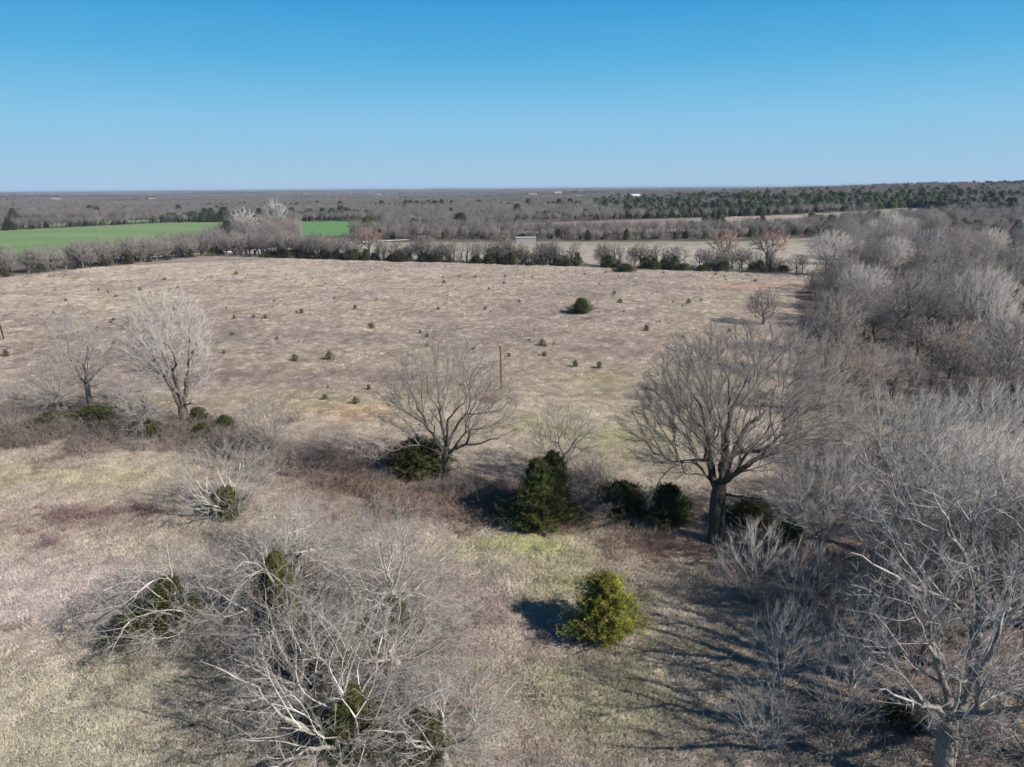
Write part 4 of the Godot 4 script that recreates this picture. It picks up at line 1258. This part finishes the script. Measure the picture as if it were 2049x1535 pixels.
	tag(place(grey, on(-64, -86), 5, Vector3(1.6, 1.1, 1.6)), "dark brush clump left of the cedars at the left hedge end", "bush")
	var shade := Node3D.new()
	shade.set_meta("called", "bush")
	part("stems", brush_mesh(120, 2.5, 2.1, 9, 0.018, 0.8), tinted("dark twigs", Color(0.145, 0.127, 0.115)), shade)
	var line := [Vector2(-70, -90), Vector2(-52, -87.5), Vector2(-40, -84.5), Vector2(-31, -78.5), Vector2(-20, -74), Vector2(-10, -68), Vector2(0, -63.5), Vector2(9, -61.5), Vector2(16, -61)]
	for k in 30:
		var p: Vector2 = along(line, (k + rng.randf()) / 30.0) + Vector2(rng.randf_range(-1, 1), rng.randf_range(-1.6, 1.6))
		var sz := rng.randf_range(0.6, 1.15)
		tag(place(shade, on(p.x, p.y), rng.randf() * TAU, Vector3(sz * 1.3, sz, sz * 1.3)), "dark twiggy bush in the brush of the near hedge line, %s from the left" % ordinal(k), "bush", "dark bushes of the near hedge line")
	line = [Vector2(-24, -46), Vector2(-21, -52), Vector2(-25, -57), Vector2(-27, -64), Vector2(-28, -72)]
	for k in 9:
		var p: Vector2 = along(line, (k + rng.randf()) / 9.0) + Vector2(rng.randf_range(-2, 2), 0)
		var sz := rng.randf_range(0.45, 0.85)
		tag(place(grey, on(p.x, p.y), rng.randf() * TAU, Vector3(sz * 1.5, sz, sz * 1.5)), "grey bush behind the pale tangle, %s on the way back to the hedge line" % ordinal(k), "bush", "grey bushes behind the tangle")
	tag(place(grey, on(42.5, -262), 5, Vector3(2.6, 2.2, 2.2)), "round reddish grey bush behind the cedar before the far hedgerow", "bush")

func tinted(called: String, c: Color) -> StandardMaterial3D:
	var m := flat(called)
	m.albedo_color = c.linear_to_srgb()
	return m

# ------------------------------------------------------------------ young cedars in the field
func build_saplings():
	var kinds := []
	for k in 3: kinds.append(cedar("cedar_seedling", 1.0, [0.5, 0.62, 0.44][k], 48, 4, 0.2, 0.024, 0.6, [Color(0.05, 0.055, 0.024), Color(0.06, 0.058, 0.026), Color(0.068, 0.052, 0.03)][k]))
	var known := [[-33, -125, 1.5, "largest of two green cedar seedlings left of the crooked tree"], [-39, -124, 1.3, "green cedar seedling left of the largest pair"], [-31, -155, 1.3, "dark cedar seedling above the crooked tree's left side"], [-40, -180, 1.2, "dark cedar seedling in mid field, well left of the round cedar"],
		[6, -136, 1.3, "cedar seedling just right of the leaning pole's top"], [11, -119, 1.2, "cedar seedling right of the pole, the left of two"], [15, -118, 1.1, "cedar seedling right of the pole, the right of two"], [29, -150, 1.3, "green cedar seedling above the big limbed tree's left side"], [6, -127, 1.0, "small cedar seedling beside the pole"], [-52, -174, 1.2, "dark cedar seedling behind the tall pale tree"],
		[29, -188, 1.2, "cedar seedling right of the round dark cedar"], [-95, -130, 1.3, "bushy cedar seedling at the left picture edge below the far pole"], [-22.5, -97.5, 1.1, "cedar seedling on the orange ground patch"]]
	for s in known:
		tag(place(kinds[rng.randi() % 3], on(s[0], s[1]), rng.randf() * TAU, Vector3(s[2] * 1.1, s[2], s[2] * 1.1)), s[3], "seedling", "cedar seedlings in the field")
	var made := 0
	while made < 120:
		var r := sqrt(rng.randf_range(100.0 * 100.0, 290.0 * 290.0))
		var a := deg_to_rad(rng.randf_range(-37, 24))
		var x := sin(a) * r
		var z := -cos(a) * r
		if not inside(x, z, field) or x > 52 + (-z - 130) * 0.3: continue
		if n_mid.get_noise_2d(x * 1.3 + 30, z * 1.3) < 0.06 and rng.randf() < 0.85: continue
		made += 1
		var s := rng.randf_range(0.28, 0.8) * (1.0 if rng.randf() < 0.85 else 1.5) * (1.0 + r * 0.0008)
		tag(place(kinds[rng.randi() % 3], on(x, z), rng.randf() * TAU, Vector3(s * 1.1, s, s * 1.1)), "knee high dark cedar seedling scattered with others over the open field", "seedling", "cedar seedlings in the field")

# ------------------------------------------------------------------ poles, sheds, houses, fallen wood
func build_man_made():
	for k in 2:
		var at: Vector3 = [on(-1.6, -103.8), on(-105.6, -144.8)][k]
		var o := thing("utility_pole", at)
		var w := Geo.new()
		var c: Color = [Color(0.25, 0.12, 0.075), Color(0.13, 0.085, 0.065)][k]
		var lean: Vector3 = [Vector3(-0.12, 0, 0), Vector3(-0.5, 0, 0.1)][k]
		w.tube(PackedVector3Array([Vector3(0, -0.5, 0), Vector3(0, 0, 0), lean * 0.5 + Vector3(0, 3.6, 0), lean + Vector3(0, 7.2, 0)]), PackedFloat32Array([0.17, 0.165, 0.15, 0.13]), 10, c)
		part("pole", w.mesh(), M.bark, o)
		var p := Geo.new()
		p.tube(PackedVector3Array([lean + Vector3(0, 7.12, 0), lean + Vector3(0, 7.22, 0)]), PackedFloat32Array([0.145, 0.145]), 10, Color(0.6, 0.58, 0.55))
		p.cap(lean + Vector3(0, 7.22, 0), Vector3.UP, 0.145, 10, Color(0.6, 0.58, 0.55))
		part("pole_cap", p.mesh(), M.painted, o)
		tag(o, ["rust brown bare pole standing in the field behind the crooked tree", "dark leaning pole at the left picture edge"][k], "pole")
	# split log and fallen limbs on the leaf litter
	var log_ := thing("split_log", on(28.0, -46.6), 0.1)
	var g := Geo.new()
	g.tube(PackedVector3Array([Vector3(-0.95, 0.3, 0), Vector3(0.1, 0.34, 0), Vector3(1.0, 0.3, 0.1)]), PackedFloat32Array([0.3, 0.36, 0.3]), 10, Color(0.2, 0.17, 0.14), 0.1)
	part("bark", g.mesh(), M.bark, log_)
	g = Geo.new()
	g.tube(PackedVector3Array([Vector3(-0.9, 0.46, 0.1), Vector3(0, 0.52, 0.12), Vector3(0.7, 0.48, 0.14)]), PackedFloat32Array([0.12, 0.27, 0.1]), 8, Color(0.55, 0.33, 0.17), 0.15)
	g.cap(Vector3(-0.96, 0.3, 0), Vector3.LEFT, 0.28, 10, Color(0.55, 0.36, 0.2))
	part("split_wood", g.mesh(), M.bark, log_)
	tag(log_, "split log with fresh orange wood lying by the gnarled tree", "log")
	for s in [[Vector3(19.6, 0, -35.6), -0.35, 4.6, 0.26, 0.5, "pale fallen limb among saplings near the bottom edge"], [Vector3(18.2, 0, -39.6), 0.2, 3.0, 0.12, 0.5, "thin bleached fallen branch right of the forked shadow"], [Vector3(32.5, 0, -46.0), -0.2, 4.0, 0.22, 0.3, "grey log on the ground right of the split orange log"]]:
		var o := thing("fallen_limb", on(s[0].x, s[0].z), s[1])
		var pts := PackedVector3Array()
		var rad := PackedFloat32Array()
		for k in 9:
			var t := k / 8.0
			pts.append(Vector3((t - 0.5) * s[2], 0.18 + sin(t * PI) * s[4] + rng.randf_range(-0.06, 0.06), rng.randf_range(-0.15, 0.15)))
			rad.append(lerpf(s[3], s[3] * 0.45, 1.0 - t))
		var w := Geo.new()
		w.tube(pts, rad, 9, Color(0.36, 0.33, 0.3), 0.08)
		w.cap(pts[8], Vector3.RIGHT, rad[8], 9, Color(0.4, 0.35, 0.28))
		part("limb", w.mesh(), M.bark, o)
		var tw := Geo.new()
		var S := kind({"depth": 3, "thin": 0.013, "kids": [6, 7, 5, 0, 0], "seg": [6, 5, 3, 2, 2], "twig": Color(0.34, 0.31, 0.285), "tip": Color(0.36, 0.33, 0.3)})
		for k in 3:
			grow(tw, tw, pts[1 + k], Vector3(-0.6, 0.5, rng.randf_range(-0.9, 0.9)).normalized(), s[2] * 0.35, s[3] * 0.35, 1, S)
		tag(part("twigs", tw.mesh(), M.twig, o), "", "", "", "stuff")
		tag(o, s[5], "branch")
	# the long grey shed beyond the pasture strip
	building("shed", Vector2(8, -399), 0.06, Vector3(10.5, 2.9, 3.2), 0.25, Color(0.25, 0.26, 0.27), Color(0.3, 0.31, 0.32), 0, "long grey metal shed beyond the pasture strip", true)
	building("barn", Vector2(214, -1262), 0.25, Vector3(16, 6, 12), 3.4, Color(0.3, 0.34, 0.4), Color(0.5, 0.52, 0.54), 3, "pale blue metal barn among cedars on the far rise", false)
	building("house", Vector2(566, -1440), -0.2, Vector3(18, 5, 12), 4.0, Color(0.24, 0.23, 0.22), Color(0.3, 0.3, 0.3), 4, "white roofed house showing above the far cedars at right", false)
	building("house", Vector2(146, -1580), 0.1, Vector3(24, 4.6, 11), 2.6, Color(0.34, 0.14, 0.1), Color(0.3, 0.27, 0.25), 4, "low red brick house with pale roof on the far slope", false)
	building("house", Vector2(60, -1980), 0.15, Vector3(22, 4.2, 10), 3.0, Color(0.24, 0.21, 0.19), Color(0.2, 0.18, 0.17), 5, "long tan house on the distant green rise, left of its white neighbour", false)
	building("house", Vector2(130, -2010), -0.1, Vector3(20, 5, 11), 3.0, Color(0.24, 0.23, 0.22), Color(0.26, 0.24, 0.22), 5, "white house on the distant green rise", false)
	building("house", Vector2(-1240, -2000), 0.3, Vector3(24, 5, 11), 3.0, Color(0.24, 0.23, 0.22), Color(0.24, 0.23, 0.22), 5, "white house far off in the woods near the left edge", false)
	building("house", Vector2(-1000, -2050), -0.3, Vector3(22, 5, 11), 3.0, Color(0.24, 0.23, 0.22), Color(0.66, 0.56, 0.5), 5, "tan roofed house far off in the woods, right of the white one", false)
	building("house", Vector2(-880, -2080), 0.2, Vector3(18, 5, 12), 3.4, Color(0.24, 0.23, 0.22), Color(0.6, 0.42, 0.34), 4, "white house with reddish roof far off in the woods at left", false)
	building("barn", Vector2(-520, -2900), 0.1, Vector3(20, 6, 12), 5.0, Color(0.24, 0.23, 0.22), Color(0.24, 0.23, 0.22), 3, "white barn far away, left of the middle below the horizon", false)

func building(called: String, p: Vector2, turn: float, size: Vector3, rise: float, wall: Color, roof: Color, windows: int, label: String, ribbed: bool):
	var o := thing(called, on(p.x, p.y), turn)
	var g := Geo.new()
	g.box(Vector3(0, -0.5, 0), Vector3(size.x, size.y + 0.5, size.z), wall)
	for e in [-1, 1]:
		var x: float = e * size.x / 2
		var a := Vector3(x, size.y, -size.z / 2)
		var b := Vector3(x, size.y, size.z / 2)
		var t := Vector3(x, size.y + rise, 0)
		g.quad(b, t, a, a, wall) if e > 0 else g.quad(a, t, b, b, wall)
	part("wall", g.mesh(), M.painted, o)
	g = Geo.new()
	var hx := size.x / 2 + 0.35
	var hz := size.z / 2 + 0.4
	var low := size.y - rise * 0.4 / hz + 0.03
	for e in [-1.0, 1.0]:
		var a := Vector3(-hx * e, low, hz * e)
		var b := Vector3(-hx * e, size.y + rise + 0.08, 0)
		var c := Vector3(hx * e, size.y + rise + 0.08, 0)
		var d := Vector3(hx * e, low, hz * e)
		var up := Vector3(0, 0.14, 0)
		g.quad(a + up, b + up, c + up, d + up, roof)
		g.quad(d, c, b, a, roof)
		g.quad(a, a + up, d + up, d, roof)
		g.quad(a, b, b + up, a + up, roof)
		g.quad(d + up, c + up, c, d, roof)
	part("roof", g.mesh(), M.painted, o)
	for k in windows:
		var x := size.x * ((k + 0.5) / windows - 0.5)
		var f := Geo.new()
		if k == windows / 2:
			f.box(Vector3(x, 0, size.z / 2), Vector3(1.3, 2.3, 0.12), Color(0.2, 0.13, 0.1))
			part("door", f.mesh(), M.painted, o)
		else:
			f.box(Vector3(x, 1.1, size.z / 2), Vector3(1.8, 1.5, 0.14), Color(0.07, 0.08, 0.09))
			part("window", f.mesh(), M.painted, o)
	if ribbed:
		g = Geo.new()
		var n := int(size.x / 0.5)
		for k in n: g.box(Vector3(size.x * ((k + 0.5) / n - 0.5), 0, size.z / 2 + 0.03), Vector3(0.08, size.y, 0.06), wall * 0.9)
		tag(part("ribs", g.mesh(), M.painted, o), "", "", "", "stuff")
		g = Geo.new()
		g.box(Vector3(size.x / 2 + 0.03, 0.1, 0), Vector3(0.06, size.y - 0.3, size.z * 0.9), Color(0.8, 0.8, 0.8))
		part("end_door", g.mesh(), M.painted, o)
	tag(o, label, called)

# ------------------------------------------------------------------ the far woods
func build_far_woods():
	var bare := []
	for k in 5:
		var g := Geo.new()
		var c: Color = [Color(0.115, 0.107, 0.105), Color(0.1, 0.094, 0.093), Color(0.13, 0.12, 0.117), Color(0.115, 0.1, 0.097), Color(0.145, 0.137, 0.135)][k]
		g.spike(Vector3(0, -0.3, 0), Vector3(0.2, 6, 0), 0.22, c * 0.9, c)
		var w := rng.randf_range(3.2, 4.4)
		for q in 26:
			var az := q * 2.4
			var e := Vector3(cos(az), 0, sin(az)) * w * rng.randf_range(0.3, 0.95) + Vector3(0, rng.randf_range(4.0, 8.4), 0)
			var a := Vector3(0, rng.randf_range(1.8, 5.0), 0)
			g.spike(a, e, 0.09, c, c)
			for s in 9:
				var t := rng.randf_range(0.4, 1.0)
				var b := a.lerp(e, t)
				var s2 := rng.randf_range(0.75, 1.3)
				g.spike(b, b + ((e - a).normalized() * 0.7 + Vector3(0, 0.5, 0) + rv() * 0.8).normalized() * rng.randf_range(0.9, 2.0), 0.036, c * s2, c * s2 * 1.12)
		bare.append(g)
	var dark := []
	for k in 3:
		var g := Geo.new()
		var tall: float = [6.5, 8.5, 5.5][k]
		var wide: float = [2.2, 2.6, 2.6][k]
		for q in 190:
			var t := (q + rng.randf()) / 190.0
			var az := q * 2.4
			var out := wide * pow(1.0 - t, [0.7, 0.6, 0.5][k]) * rng.randf_range(0.75, 1.1) + 0.05
			var p := Vector3(cos(az) * out * 0.7, tall * (0.04 + t * 0.9), sin(az) * out * 0.7)
			var d := (Vector3(cos(az), 0.7, sin(az)) + rv() * 0.7).normalized()
			var s := rng.randf_range(0.7, 1.35)
			g.spike(p, p + d * rng.randf_range(0.7, 1.3), 0.28, Color(0.034, 0.042, 0.022) * s, Color(0.042, 0.05, 0.026) * s)
		dark.append(g)
	# single trees out to a kilometre, then clumps of two dozen
	var lb := scatters(5)
	var lc := scatters(3)
	for k in 26000:
		var r := sqrt(rng.randf_range(330.0 * 330.0, 1150.0 * 1150.0))
		var a := deg_to_rad(rng.randf_range(-43, 43))
		var x := sin(a) * r
		var z := -cos(a) * r
		if inside(x, z, wheat) or inside(x, z, wheat_beyond) or inside(x, z, wheat_right) or inside(x, z, strip) or inside(x, z, clearing) or inside(x, z, right_field) or inside(x, z, wood) or inside(x, z, field): continue
		if Vector2(x - 216, z + 1250).length() < 26.0: continue
		if z > -345.0 and x < -120: continue
		if z > -560.0 and x / z > 0.225 and x / z < 0.3: continue
		# the gap in front of the road, the copse and the rows are built one by one
		if x > -95 and x < 210 and z > -432: continue
		var open_ := n_mid.get_noise_2d(x * 0.25, z * 0.25 + 50)
		var rise := smooth(60, 260, x) * smooth(-600, -680, z)
		var cedarish := 0.015 + 0.95 * rise * smooth(-0.25, 0.1, n_mid.get_noise_2d(x * 0.35 + 9, z * 0.5)) + 0.4 * smooth(0.26, 0.36, n_mid.get_noise_2d(x * 0.12 + 500, z * 0.3))
		if open_ < -0.3 and rng.randf() < 0.7: continue
		var s := rng.randf_range(0.7, 1.2)
		var w := s * rng.randf_range(0.9, 1.3)
		var tr := Transform3D(Basis(Vector3.UP, rng.randf() * TAU).scaled(Vector3(w, s, w)), on(x, z))
		var tint := Color(1, 1, 1) * rng.randf_range(0.82, 1.2)
		if rng.randf() < cedarish:
			var lf_: Scatter = lc[rng.randi() % 3]
			lf_.at.append(tr.scaled_local(Vector3(1.5, 0.9, 1.5) * rng.randf_range(0.8, 1.6)))
			lf_.tint.append(tint)
			continue
		var l: Scatter = lb[rng.randi() % 5]
		l.at.append(tr)
		l.tint.append(tint)
	for k in 3400:
		var x := rng.randf_range(110, 760)
		var z := -rng.randf_range(660, 1040) - x * 0.12
		if x > -z * 0.8 or inside(x, z, clearing) or Vector2(x - 216, z + 1250).length() < 26.0: continue
		if n_mid.get_noise_2d(x * 0.3 + 9, z * 0.6) < -0.04: continue
		var l: Scatter = lc[rng.randi() % 3]
		var sc := rng.randf_range(0.8, 1.5)
		l.at.append(Transform3D(Basis(Vector3.UP, rng.randf() * TAU).scaled(Vector3(sc * 1.45, sc, sc * 1.45)), on(x, z)))
		l.tint.append(Color(1, 1, 1) * rng.randf_range(0.8, 1.2))
	var bm := []
	for g in bare: bm.append(g.mesh())
	var dm := []
	for g in dark: dm.append(g.mesh())
	scatter("bare_woodland", bm, lb, M.twig, "grey brown leafless woodland beyond the hedgerows and fields", "woodland")
	# dark hedge between the two wheat fields
	for k in 150:
		var t := rng.randf()
		var l: Scatter = lc[rng.randi() % 3]
		var s := rng.randf_range(0.45, 0.85)
		if t > 0.9 and t < 0.95: continue
		l.at.append(Transform3D(Basis(Vector3.UP, rng.randf() * TAU).scaled(Vector3(s * 1.4, s, s * 1.4)), on(lerpf(-520, -322, t) + rng.randf_range(-3, 3), lerpf(-545, -676, clampf((t - 0.5) * 2.0, 0, 1)) - 14.0 * (1.0 - t))))
		l.tint.append(Color(1, 1, 1) * rng.randf_range(0.8, 1.3))
	scatter("cedar_woodland", dm, lc, M.leaf, "dark green cedar woodland on the rising ground at right and in hedges", "woodland")
	var clumps := []
	for k in 4:
		var g := Geo.new()
		for q in 22:
			var t := Transform3D(Basis(Vector3.UP, rng.randf() * TAU).scaled(Vector3(1.5, rng.randf_range(0.8, 1.25), 1.5)), Vector3(rng.randf_range(-26, 26), 0, rng.randf_range(-26, 26)))
			g.add(dark[q % 3] if (k == 3 and q % 3 > 0) or q == 0 else bare[q % 5], t, rng.randf_range(0.85, 1.15))
		clumps.append(g.mesh())
	var lf := scatters(4)
	for k in 30000:
		var r := 1050.0 * exp(rng.randf() * log(14.0))
		if rng.randf() > smooth(700, 2600, r) + 0.35: continue
		var a := deg_to_rad(rng.randf_range(-42, 42))
		var x := sin(a) * r
		var z := -cos(a) * r
		if clear_far(x, z) > 0.4: continue
		if r < 1500 and Vector2(x - 216, z + 1250).length() < 60: continue
		if near_house(x, z): continue
		var s := rng.randf_range(0.85, 1.2)
		var wide := s * lerpf(1.0, 2.6, smooth(1500, 9000, r))
		var l: Scatter = lf[3 if n_mid.get_noise_2d(x * 0.04 + 70, z * 0.12) > 0.22 and rng.randf() < 0.8 else rng.randi() % 3]
		l.at.append(Transform3D(Basis(Vector3.UP, rng.randf() * TAU).scaled(Vector3(wide, s, wide)), on(x, z)))
		l.tint.append(Color(1, 1, 1) * rng.randf_range(0.85, 1.15))
	scatter("distant_woodland", clumps, lf, M.twig, "distant mixed woodland fading blue grey towards the horizon", "woodland")

func near_house(x: float, z: float) -> bool:
	for p in [Vector2(566, -1440), Vector2(146, -1580), Vector2(60, -1980), Vector2(130, -2010), Vector2(-1240, -2000), Vector2(-1000, -2050), Vector2(-880, -2080), Vector2(-520, -2900), Vector2(214, -1262)]:
		if absf(x - p.x) < 45.0 and z - p.y > -30.0 and z - p.y < p.length() * 0.16: return true
	return false
